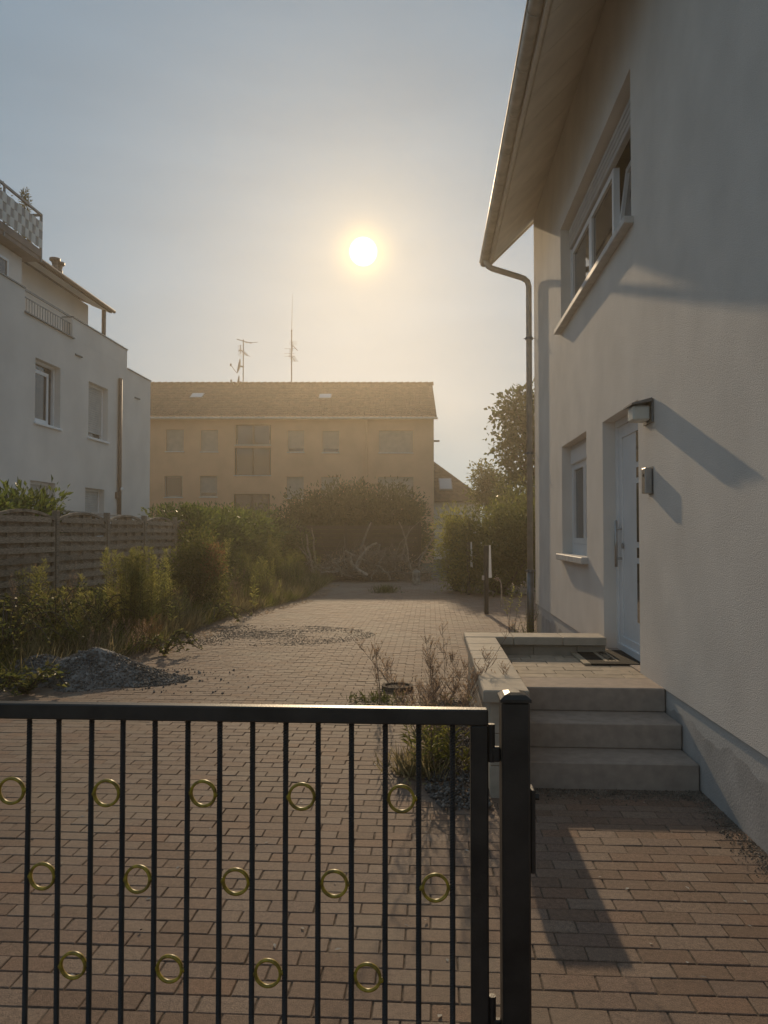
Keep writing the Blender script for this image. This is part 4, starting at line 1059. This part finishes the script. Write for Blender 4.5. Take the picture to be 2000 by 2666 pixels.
# litter of small pieces: grass tuft on paving
def tuft(name, label, base, n, r, h, m, group=None):
    t = thing(name, label, 'grass', base, group); lb = LB(); P = np.array([(base[0]+rng.normal(0, r), base[1]+rng.normal(0, r), base[2]) for _ in range(n)])
    blades(lb, P, rng.uniform(.4, 1.1, n)*h, rng.uniform(.006, .014, n), .5); kind(add('blades', lb, m, t), 'stuff')
    lb2 = LB(); k = n//3; Q = np.stack([base[0]+rng.normal(0, r*1.3, k), base[1]+rng.normal(0, r*1.3, k), np.full(k, base[2]+.01)], 1); lb2.leaves(Q, rng.normal(size=(k, 3))*[1, 1, .2]+[0, 0, .3], np.tile([0, 0, 1.0], (k, 1)), .06, .03); kind(add('leaves', lb2, m, t), 'stuff')
    return t
b_ = onZ(1003, 1543, 0); tuft('grass_tuft', 'lone green grass tuft in the middle of the far paving', b_, 260, .16, .28, M['grass'])

# ------------------------------------------------------------------ right-hand bushes, trees and posts beyond the house
def ub(px, v, z): return uv((px-1000)/FPX*v, v, z)
def zat(py, v): return CAMH + (1388-py)/FPX*v
shrub('feathery_shrub', 'yellow-green feathery shrub left of the fence posts', 'shrub', ub(1190, 21.5, 0),
      [(tuple(ub(1190, 21.5, 1.0)), (.55, .6, .85)), (tuple(ub(1185, 21.5, 1.75)), (.45, .5, .6)), (tuple(ub(1215, 21, .5)), (.6, .6, .5))], 520, 12, .12, .14, .03, M['shruby'], trunk=.03, up=.5, bias=.6)
shrub('large_shrub', 'big dark green shrub behind the white-striped fence posts', 'shrub', ub(1300, 20.5, 0),
      [(tuple(ub(1265, 20.2, .75)), (.8, .8, .8)), (tuple(ub(1300, 20.5, 1.4)), (.8, .8, .9)), (tuple(ub(1350, 20, 1.2)), (.7, .8, 1.1)), (tuple(ub(1235, 21, 1.5)), (.5, .6, .7)), (tuple(ub(1400, 20, 1.5)), (.7, .7, 1.2))], 1300, 12, .12, .11, .045, M['shrub'], trunk=.04)
shrub('shrub', 'loose light green shrub crown rising behind the downpipe', 'shrub', ub(1345, 24, 0),
      [(tuple(ub(1340, 24, 2.1)), (.9, .8, .9)), (tuple(ub(1300, 24, 2.0)), (.6, .7, .6)), (tuple(ub(1385, 24, 2.3)), (.7, .7, .9)), (tuple(ub(1345, 24, 1.0)), (1.0, .7, .9))], 620, 11, .15, .14, .05, M['shrub'], trunk=.04, bias=.6)
def tree(name, label, px, v, blobs, clumps, per, spr, Ln, Wd, m, tr=.14):
    base = ub(px, v, 0); t = thing(name, label, 'tree', base); top = max(b[0][2] for b in blobs)
    tk = MB(); tk.tube([base + Vector((0, 0, -.1)), base + Vector((.04, 0, top*.35)), base + Vector((-.05, .05, top*.7)), base + Vector((0, 0, top*.98))], [tr, tr*.8, tr*.5, tr*.15], 8)
    for c0, r0 in blobs:
        for _ in range(4):
            d = Vector((random.gauss(0, 1), random.gauss(0, 1), random.gauss(.3, .6))).normalized(); e = Vector(c0) + Vector((d.x*r0[0], d.y*r0[1], d.z*r0[2]))*.85
            s0 = base + Vector((0, 0, max(.8, min(e.z*.7, top*.7)))); m_ = s0.lerp(e, .5) + Vector((random.gauss(0, .15), random.gauss(0, .15), -.1)); tk.tube([s0, m_, e], [tr*.4, tr*.22, tr*.05], 5)
    add('trunk', tk, M['bark'], t); lb = LB(); crown(lb, blobs, clumps, per, spr, Ln, Wd, .45, .1); add('crown', lb, m, t); return t
tree('broadleaf_tree', 'tall dark broadleaf tree partly hidden behind the downpipe', 1385, 30,
     [(tuple(ub(1340, 30, zat(1075, 30))), (.85, .9, .9)), (tuple(ub(1385, 30, zat(1060, 30))), (1.0, 1.0, 1.0)), (tuple(ub(1325, 30, zat(1160, 30))), (.7, .8, .8)), (tuple(ub(1380, 30, zat(1170, 30))), (1.2, 1.1, 1.1)), (tuple(ub(1355, 30, zat(1270, 30))), (1.0, 1.0, 1.0)), (tuple(ub(1430, 30, zat(1130, 30))), (1.2, 1.1, 1.2))], 460, 13, .16, .19, .12, M['tree'])
tree('small_tree', 'smaller bushy green tree beside the brown roof', 1268, 36,
     [(tuple(ub(1262, 36, zat(1245, 36))), (.6, .7, .7)), (tuple(ub(1285, 36, zat(1270, 36))), (.7, .7, .8)), (tuple(ub(1250, 36, zat(1290, 36))), (.5, .6, .6)), (tuple(ub(1310, 36, zat(1300, 36))), (.8, .7, .8))], 420, 13, .14, .16, .07, M['shrub'], .08)
def fpost(label, px, v, zt_, boardz):
    b = ub(px, v, 0); t = thing('fence_post', label, 'post', b, 'dark posts with white strips')
    add('shaft', MB().bbox(b.x-.04, b.x+.04, b.y-.04, b.y+.04, -.05, zt_, .006), M['gate'], t)
    bd = MB().prism([(b.x+.044, boardz[0]), (b.x+.105, boardz[0]), (b.x+.085, boardz[1]), (b.x+.052, boardz[1])], lambda p, q, s_: (p, s_, q), b.y-.03, b.y-.012)
    add('white_strip', bd, M['white'], t); return t, b
t, b1_ = fpost('nearer dark fence post with white strip, beside the downpipe', 1266, 15.4, 1.37, (.73, 1.38))
add('switch_box', MB().bbox(b1_.x-.085, b1_.x-.042, b1_.y-.03, b1_.y+.03, .68, .77, .004), M['plinth'], t)
add('wire', MB().tube([(b1_.x-.05, b1_.y, 1.34), (b1_.x-.05, b1_.y, .05)], .004, 5), M['metal'], t)
t, b2_ = fpost('farther dark fence post with white strip, in front of the feathery shrub', 1220, 20.2, 1.38, (.72, 1.39))
add('wire', MB().tube([(b2_.x-.05, b2_.y, 1.34), (b2_.x-.05, b2_.y, .05)], .004, 5), M['metal'], t)
sb_ = ub(1304, 16.8, 0)
dst = thing('bent_dry_stalk', 'pale bent dry stalk standing right of the fence post', 'stalk', sb_)
add('stem', MB().tube([sb_ + Vector(q) for q in ((0, 0, -.02), (.01, 0, .3), (0, 0, .52), (-.03, 0, .60), (-.09, 0, .64), (-.13, 0, .63))], [.02, .018, .016, .014, .016, .012], 7), M['branch'], dst)
lbs = LB(); P = np.array([tuple(sb_ + Vector((random.gauss(-.08, .03), random.gauss(0, .02), random.gauss(.63, .02)))) for _ in range(40)]); lbs.leaves(P, rng.normal(size=(40, 3)), rng.normal(size=(40, 3)), .04, .015); add('seed_head', lbs, M['seed'], dst)
b_ = onZ(1331, 1648, 0); weed('leafy_weed', 'leafy weed with two round leaf clusters near the house corner', b_, .78, 3, .03, .10, .035, .035, M['weedp'], .10, start=.55)
for k, (px, py, h, lb_) in enumerate(((1375, 1655, .55, 'thin wiry weed at the foot of the downpipe'), (1412, 1660, .62, 'thin wiry weed against the house corner'), (1350, 1662, .34, 'small dry weed left of the downpipe foot'))):
    b_ = onZ(px, py, 0); weed('wiry_weed', lb_, (min(b_.x, 1.6), b_.y, 0), h, 9, .05, .06, .008, .05, M['weed'], .25, group='weeds at the house corner', r=.003)

# ------------------------------------------------------------------ left: hedges behind the fence
shrub('laurel_hedge', 'glossy laurel hedge rising behind the first fence panels at left', 'hedge', (-6.9, 11.5, .4),
      [((-6.75, y, 1.45+.03*math.sin(y*3)), (.50, .75, .82+.06*math.sin(y*2.1))) for y in (8.8, 9.9, 11.0, 12.0, 12.7)], 1500, 9, .09, .13, .055, M['laurel'], trunk=.03, bias=.25, up=.35)
shrub('cherry_laurel', 'clipped laurel hedge with shining flat top beyond the fence', 'hedge', (-6.1, 21, .4),
      [((-6.0+.12*i, 18.2+i*1.15, 1.35), (.95, .85, .98)) for i in range(5)], 2600, 9, .09, .12, .05, M['laurel'], trunk=.04, bias=.22, up=.3, flat=2.22)
shrub('hedge_shrub', 'duller round shrub at the far end of the laurel hedge', 'shrub', uv(-4.3, 25.5, .3),
      uvb([((-4.7, 24.6, 1.25), (1.0, 1.0, 1.0)), ((-3.9, 26, 1.2), (.9, .9, .95)), ((-3.3, 27, 1.0), (.7, .8, .9))]), 1100, 10, .12, .13, .05, M['shrub'], trunk=.04)
# lean-to roof of pale boards behind the fence
lt = thing('lean_to_roof', 'low pale boarded lean-to roof just behind the slatted fence', 'roof', (-7.2, 15.5, .4))
for k in range(7):
    y = onX(262, 1340, -6.3).y - .9 + k*.72
    add('board', MB().obox((-7.1, y, 2.06-.010*k), (.85, 0, -.06), (0, .32, 0), (.001, 0, .012)), M['pale'], lt)
for y in (13.2, 17.4): add('support', MB().box(-7.85, -7.78, y, y+.07, .3, 2.0).box(-6.38, -6.31, y, y+.07, .3, 1.9), M['wood'], lt)
# bushes and weeds in front of the fence
VERGE = []
def wb(px, v): p = ub(px, v, 0); return Vector((p.x, p.y, bz(p.x, p.y)))
weed('goldenrod_clump', 'tall feathery green weed clump in front of the third fence panel', wb(368, 11.7), 1.30, 44, .15, .11, .020, .016, M['weedp'], .07, plume=70)
weed('tall_weed_stalk', 'single tall drooping weed stalk in front of the second fence panel', wb(232, 11.2), 1.0, 1, .02, .12, .018, .03, M['weedp'], .2, plume=30)
b_ = wb(505, 15.2)
shrub('mixed_bush', 'rounded dark bush with reddish right side before the laurel hedge', 'shrub', b_,
      [(tuple(b_+Vector((-.1, 0, .6))), (.50, .5, .62)), (tuple(b_+Vector((.05, .1, 1.05))), (.38, .4, .45)), (tuple(b_+Vector((.35, 0, .5))), (.35, .4, .55))], 620, 10, .07, .075, .035, M['shrub'], trunk=.02,
      extra=([(tuple(b_+Vector((.42, -.05, .85))), (.20, .3, .38))], 90, 9, .05, .07, .03, .4, .1, None, M['dryred']))
weed('bright_weed', 'bright pale green weed stalk in front of the laurel hedge', wb(657, 15.6), 1.05, 2, .03, .14, .045, .035, M['weedp'], .05)
weed('bright_weed', 'pair of short pale green weed spikes right of the goldenrod clump', wb(493, 13.3), .72, 3, .10, .11, .030, .03, M['weedp'], .06)
weed('bright_weed', 'small pale weed spike near the edge of the far paving', wb(728, 17.6), .72, 2, .03, .11, .03, .03, M['weedp'], .05)
weed('feathery_weed', 'tall feathery weed stand before the dull round shrub', uv(-3.25, 20.5, .15), 1.45, 34, .26, .13, .016, .035, M['weed'], .08, plume=26)
weed('feathery_weed', 'broad feathery weed stand at the left edge of the far paving', uv(-2.55, 20.6, .05), 1.10, 46, .32, .13, .014, .035, M['weed'], .10, plume=22)
weed('feathery_weed', 'low dense weed stand between the bush and feathery stands', uv(-3.7, 18.6, .25), .95, 36, .30, .13, .018, .035, M['weed'], .12, plume=16)
b_ = wb(392, 10.6); weed('dry_reddish_plant', 'dried reddish-brown plant beyond the gravel mound', b_, .50, 40, .10, .05, .007, .02, M['dryred'], .25, plume=18, r=.003)
for (px, v, h, lb_) in ((175, 10.9, .95, 'dry brown weed under the second fence post'), (300, 11.6, .85, 'dry brown weed left of the goldenrod clump'), (330, 9.9, .55, 'low dry weed just beyond the gravel mound'), (60, 9.9, .8, 'dry brown weed near the left frame edge'), (455, 12.6, .8, 'dry weed right of the goldenrod clump'), (600, 15.4, .9, 'dry weed between the mixed bush and the bright stalk'), (245, 9.4, .5, 'low dry weed behind the gravel mound peak')):
    VERGE.append((px, v, h, lb_))
for (px, v, h, n_, sp_, lb_) in ((95, 10.6, .9, 10, .10, 'green weed clump before the first fence panel'), (205, 10.4, .7, 12, .12, 'green weed clump between the brambles'), (420, 12.4, 1.0, 14, .12, 'green weed clump beside the mixed bush'), (555, 16.4, 1.25, 16, .14, 'tall green weed clump behind the mixed bush'), (690, 18.4, .9, 16, .15, 'green weed clump beside the small pale spike')):
    weed('verge_weed', lb_, wb(px, v), h, n_, sp_, .12, .018, .025, M['weedp'], .14, plume=20, group='weeds along the verge')
# brambles
def bramble(label, px, v, rad, hh, n, Ln=.066):
    b = wb(px, v); t = thing('bramble', label, 'bramble', b, 'brambles on the bank'); mb = MB(); P = []; D = []
    for k in range(n):
        a = random.uniform(0, 6.28); l = rad*random.uniform(.6, 1.3); h = hh*random.uniform(.5, 1.2); pts = []
        for j in range(8):
            f = j/7; x = b.x+math.cos(a)*l*f; y = b.y+math.sin(a)*l*f; pts.append(Vector((x, y, max(bz(x, y)+.02, b.z + h*math.sin(math.pi*min(f*.95, .9))))))
        mb.tube(pts, [.006]*7+[.002], 4)
        for j in range(1, 8):
            for q in range(5):
                p = pts[j-1].lerp(pts[j], random.random()); P.append(tuple(p)); D.append((random.gauss(0, 1), random.gauss(0, 1), random.gauss(.25, .4)))
    lb = LB(); P = np.array(P); D = np.array(D); sz = rng.uniform(.6, 1.2, len(P)); lb.leaves(P, D, np.tile([0, 0, 1.0], (len(P), 1))+rng.normal(0, .35, (len(P), 3)), Ln*sz, Ln*.62*sz)
    add('canes', mb, M['bark'], t); add('leaves', lb, M['shrub'], t)
bramble('arching bramble at the left frame edge below the fence', 20, 9.2, .75, .55, 26)
bramble('bramble between the fence and the gravel mound', 140, 10.2, .7, .5, 22)
bramble('bramble under the second fence panel', 255, 11.3, .65, .45, 20)
bramble('bramble spilling towards the paving beyond the gravel mound', 430, 10.2, .5, .28, 10)
bramble('low bramble in front of the gravel mound at left', 75, 7.75, .55, .22, 16)
bramble('bramble below the mixed bush', 560, 14.0, .6, .35, 14)

# undergrowth that nobody could count
def scatter(n, y0, y1, w0, w1, dens=None):
    y = rng.uniform(y0, y1, n); e = np.vectorize(xe)(y); x = e - rng.uniform(w0, w1, n); z = np.maximum(bank_z(x, y), 0)
    P = np.stack([x, y, z], 1); pat = np.sin(x*2.3+1.1)*np.sin(y*1.9+.4) + .6*np.sin(x*5.3+y*3.7)
    return P, pat
P, pat = scatter(34000, 7.1, 27, -.05, 2.2)
k = pat > -.1; Pd = P[k]; lb = LB(); n = len(Pd); blades(lb, Pd, rng.uniform(.10, .46, n), rng.uniform(.004, .009, n), .6); tag(kind(add('dry_grass', lb, M['drygrass']), 'stuff'), 'dry straw-coloured grass covering the bank', 'grass')
Pg = P[~k]; n = len(Pg); lb = LB(); blades(lb, Pg, rng.uniform(.08, .38, n), rng.uniform(.005, .011, n), .6)
P2, pat2 = scatter(16000, 7.3, 27, .15, 2.1); k2 = pat2 < .35; Q = P2[k2]; n = len(Q); Q[:, 2] += rng.uniform(.02, .30, n)*np.clip((np.vectorize(xe)(Q[:, 1])-Q[:, 0])/1.2, .15, 1)
lb.leaves(Q, rng.normal(size=(n, 3))+[0, 0, .2], rng.normal(0, .4, (n, 3))+[0, 0, 1], rng.uniform(.04, .10, n), rng.uniform(.02, .05, n))
tag(kind(add('undergrowth', lb, M['weed']), 'stuff'), 'low green weeds covering the bank', 'undergrowth')
P, pat = scatter(5000, 9.5, 24, -.45, .25); P = P[(pat > -.4)]; n = len(P); lb = LB(); P[:, 2] = np.maximum(P[:, 2], .004)
lb.leaves(P, rng.normal(size=(n, 3))*[1, 1, .12]+[0, 0, .12], rng.normal(0, .3, (n, 3))+[0, 0, 1], rng.uniform(.015, .05, n), rng.uniform(.008, .02, n)); tag(kind(add('fallen_leaves', lb, M['seed']), 'stuff'), 'fallen dry leaves along the paving edge', 'leaves')

# ------------------------------------------------------------------ gravel
mc = Vector((-3.72, 8.35, 0))
def mound_z(x, y):
    dx, dy = (x-mc.x), (y-mc.y); wob = 1 + .10*np.sin(4*np.arctan2(dy, dx)+1) + .06*np.sin(7*np.arctan2(dy, dx))
    r = np.sqrt((dx/.78)**2 + (dy/.62)**2)/wob; r2 = np.sqrt(((dx-.45)/.62)**2 + ((dy+.05)/.42)**2)/wob; r3_ = np.sqrt(((dx+.55)/.9)**2 + (dy/.6)**2)/wob
    return np.maximum.reduce([.37*np.clip(1-r, 0, 1)**.8, .13*np.clip(1-r2, 0, 1)**.8, .29*np.clip(1-r3_, 0, 1)**.8]) * (1 + .10*np.sin(dx*7+1)*np.sin(dy*8))
gm = MB(); nx, ny = 60, 40
for j in range(ny):
    for i in range(nx):
        x = mc.x-1.7+3.6*i/(nx-1); y = mc.y-.75+1.5*j/(ny-1); z = float(mound_z(x, y)); gm.v.append((x, y, z*(1+.06*math.sin(x*9)*math.sin(y*11)) - .03 + (random.gauss(0, .006))))
for j in range(ny-1):
    for i in range(nx-1): a = j*nx+i; gm.f.append((a, a+1, a+nx+1, a+nx))
mound = tag(kind(add('gravel_mound', gm, M['gravel'], smooth=True), 'stuff'), 'heap of grey gravel tipped on the paving at the left', 'gravel')
X = rng.uniform(mc.x-1.65, mc.x+1.85, 30000); Y = rng.uniform(mc.y-.7, mc.y+.7, 30000); Z = mound_z(X, Y); k = (Z > .012) | (rng.random(30000) < .05*np.exp(-((X-mc.x-.5)/.7)**2))
k &= rng.random(30000) < .5
P = np.stack([X, Y, Z-.026+.006], 1)[k]; P[:, 2] = np.maximum(P[:, 2], .004); lb = LB().chunks(P, np.minimum(rng.lognormal(-4.55, .42, len(P)), .034))
kind(add('stones', lb, M['gravel'], mound), 'stuff')
# worn patch of gravel on the drive
n = 9000; a = rng.uniform(0, 6.283, n); r = rng.uniform(0, 1, n)**.6; cpt = uv(-1.9, 12.3, 0)
P = np.stack([cpt.x + np.cos(a)*r*1.75, cpt.y + np.sin(a)*r*1.25, np.full(n, .004)], 1); pat = np.sin(P[:, 0]*2.9)*np.sin(P[:, 1]*3.4+1) + rng.normal(0, .5, n); P = P[pat > -.25]
lb = LB().chunks(P, rng.uniform(.004, .012, len(P))); tag(kind(add('gravel_patch', lb, M['gravelb']), 'stuff'), 'thin patch of loose grey gravel spread over the driveway', 'gravel')
# gravel strip along the terrace wall
n = 4200; P = np.stack([rng.uniform(-.06, .36, n), rng.uniform(4.55, 7.4, n), rng.uniform(.0, .03, n)], 1); P = P[(P[:, 0] > .02+.06*np.sin(P[:, 1]*6))]
lb = LB().chunks(P, rng.uniform(.006, .018, len(P))); tag(kind(add('gravel_strip', lb, M['gravel']), 'stuff'), 'strip of loose gravel at the foot of the terrace wall', 'gravel')
n = 6000; P = np.stack([1.70-np.abs(rng.normal(0, .07, n)), rng.uniform(2.4, 5.0, n), np.full(n, .002)], 1); P2 = np.stack([rng.uniform(.4, 1.68, 4000), 4.97-np.abs(rng.normal(0, .09, 4000)), np.full(4000, .002)], 1)
P = np.concatenate([P, P2]); lb = LB().chunks(P, np.minimum(rng.lognormal(-5.9, .5, len(P)), .012)); tag(kind(add('grit', lb, M['gravelb']), 'stuff'), 'dirt and grit gathered along the house foot and bottom step', 'grit')
n = 260; P = np.stack([rng.uniform(-3.4, 1.6, n), rng.uniform(2.6, 12, n), np.full(n, .004)], 1); lb = LB().leaves(P, rng.normal(size=(n, 3))*[1, 1, .1], np.tile([0, 0, 1.0], (n, 1)), rng.uniform(.008, .035, n), rng.uniform(.006, .018, n), .05)
tag(kind(add('litter', lb, M['litter']), 'stuff'), 'tiny pale leaf scraps strewn over the paving', 'litter')

# ------------------------------------------------------------------ tall dry weed beside the terrace wall
def dry_weed(label, base, hgt_, stalks, lean, spread, nbr, leafy=True, name='dry_weed'):
    base = Vector(base); t = thing(name, label, 'weed', base); mb = MB(); P, D = [], []; G, GD, GL = [], [], []
    for s_ in range(stalks):
        b = base + Vector((random.gauss(0, spread), random.gauss(0, spread), -.02)); h = hgt_*random.uniform(.6, 1.05); a = random.uniform(0, 6.28); l = abs(random.gauss(lean, lean*.5))*h
        pts = [b + Vector((math.cos(a)*l*f**1.5, math.sin(a)*l*f**1.5, h*f)) for f in np.linspace(0, 1, 8)]
        mb.tube(pts, [.0034*(1-.75*j/7) for j in range(8)], 4)
        for k in range(nbr):
            f = random.uniform(.35, .97); i = min(int(f*7), 6); p = pts[i].lerp(pts[i+1], f*7-i); a2 = random.uniform(0, 6.28); l2 = random.uniform(.07, .24)*(1.25-f)*h*1.4
            d = Vector((math.cos(a2)*.75, math.sin(a2)*.75, .85)).normalized(); q1 = p + d*l2*.5 + Vector((0, 0, -.01)); q2 = p + d*l2 + Vector((0, 0, .02))
            mb.tube([p, q1, q2], [.0016, .0013, .0007], 3, False)
            for _ in range(9):
                f2 = random.uniform(.15, 1.05); e = p.lerp(q2, f2); P.append(tuple(e)); D.append((random.gauss(0, .6), random.gauss(0, .6), random.gauss(.8, .5)))
            if leafy and f > .5:
                for _ in range(2):
                    a3 = random.uniform(0, 6.28); q3 = q1 + Vector((math.cos(a3)*.04, math.sin(a3)*.04, .05)); mb.tube([q1, q3], [.0013, .0007], 3, False)
                    for _ in range(3): P.append(tuple(q1.lerp(q3, random.uniform(.4, 1.1)))); D.append((random.gauss(0, .6), random.gauss(0, .6), .8))
        if leafy:
            for k in range(26):
                f = random.uniform(.02, .5); i = min(int(f*7), 6); p = pts[i].lerp(pts[i+1], f*7-i); a2 = random.uniform(0, 6.28); G.append(tuple(p)); GD.append((math.cos(a2), math.sin(a2), random.uniform(.1, 1.2))); GL.append(random.uniform(.05, .12)*(1.3-f))
    add('stems', mb, M['twig'], t); n = len(P); lb = LB(); lb.leaves(np.array(P), np.array(D), rng.normal(size=(n, 3)), rng.uniform(.008, .019, n), rng.uniform(.003, .006, n)); kind(add('seed_heads', lb, M['seed'], t), 'stuff')
    if G: n = len(G); lb = LB(); lb.leaves(np.array(G), np.array(GD), np.tile([0, 0, 1.0], (n, 1))+rng.normal(0, .3, (n, 3)), np.array(GL), np.array(GL)*.16); add('green_leaves', lb, M['weed'], t)
    return t
dry_weed('tall brown seeding weed between the gate and terrace wall', onZ(1150, 2005, 0), .98, 16, .40, .09, 20)
dry_weed('shorter brown seeding weed leaning left of the tall one', onZ(1095, 1945, 0), .62, 8, .40, .07, 14)
dry_weed('thin dry weed beside the round drain ring', onZ(1003, 1840, 0), .72, 4, .10, .04, 14, False)
for (px, v, h, lb_) in VERGE: dry_weed(lb_, wb(px, v), h, 7, .18, .08, 12, False)
b_ = onZ(1085, 2015, 0); tuft('grass_tuft', 'brown-green grass tuft at the foot of the tall brown weed', b_, 220, .09, .22, M['drygrass'])
b_ = onZ(985, 1825, 0); tuft('grass_tuft', 'flat green tuft beside the round drain ring', b_, 160, .13, .10, M['grass'])
dr_ = onZ(1035, 1795, 0)
dr = thing('drain_ring', 'round rusty drain cover in the paving behind the tall weed', 'drain cover', dr_)
rgm = MB(); ns = 28
for k in range(ns):
    a = 2*math.pi*k/ns
    for r0, z0 in ((.13, 0), (.13, .05), (.165, .05), (.165, 0)): rgm.v.append((dr_.x+r0*math.cos(a), dr_.y+r0*math.sin(a), z0-.004))
for k in range(ns):
    for j in range(3): a = k*4+j; b = ((k+1) % ns)*4+j; rgm.f.append((a, b, b+1, a+1))
add('rim', rgm, M['bark'], dr); add('lid', MB().lathe(dr_, [(.128, 0), (.128, .028), (.05, .034)], 28), M['soil'], dr)

# balcony plants on the apartment block
def potted(label, px, py, X, h, w_):
    p = onX(px, py, X); t = thing('potted_conifer', label, 'plant', (X, p.y, zs0+.1)); add('pot', MB().lathe((X, p.y, zs0+.1), [(.12, 0), (.16, .3), (.17, .32)], 12), M['darkpipe'], t)
    add('stem', MB().tube([(X, p.y, zs0+.4), (X, p.y, zs0+.1+h)], [.02, .006], 5), M['bark'], t); lb = LB()
    for k in range(9): f = k/8; crown(lb, [((X, p.y, zs0+.45+(h-.35)*f), (w_*(1.05-f), w_*(1.05-f), .12))], 22, 6, .04, .07, .02, .5, .3)
    add('foliage', lb, M['hedge'], t)
potted('small dark conifer standing on the checkered balcony', 64, 560, BXo-.30, 1.45, .28)
shrub('balcony_planting', 'dark plants growing along the balcony rail at far left', 'plant', (BXo-.35, 14.8, zs0+.1), [((BXo-.35, 13.4+i*.55, zt-.12), (.2, .35, .22)) for i in range(6)], 260, 9, .06, .07, .03, M['hedge'], trunk=.015)

# ------------------------------------------------------------------ warm evening haze
hb = add('haze', MB().box(-91, 91, -41, 96, -1.1, 17.5), None); kind(hb, 'stuff'); tag(hb, 'thin warm evening haze filling the yard', 'haze')
hm = bpy.data.materials.new('evening_haze'); hm.use_nodes = True; t = hm.node_tree; t.nodes.clear()
o = t.nodes.new('ShaderNodeOutputMaterial'); pv_ = t.nodes.new('ShaderNodeVolumePrincipled'); t.links.new(pv_.outputs[0], o.inputs['Volume'])
pv_.inputs['Color'].default_value = (1.0, .90, .72, 1); pv_.inputs['Density'].default_value = .0026; pv_.inputs['Anisotropy'].default_value = .74
hb.data.materials.append(hm)
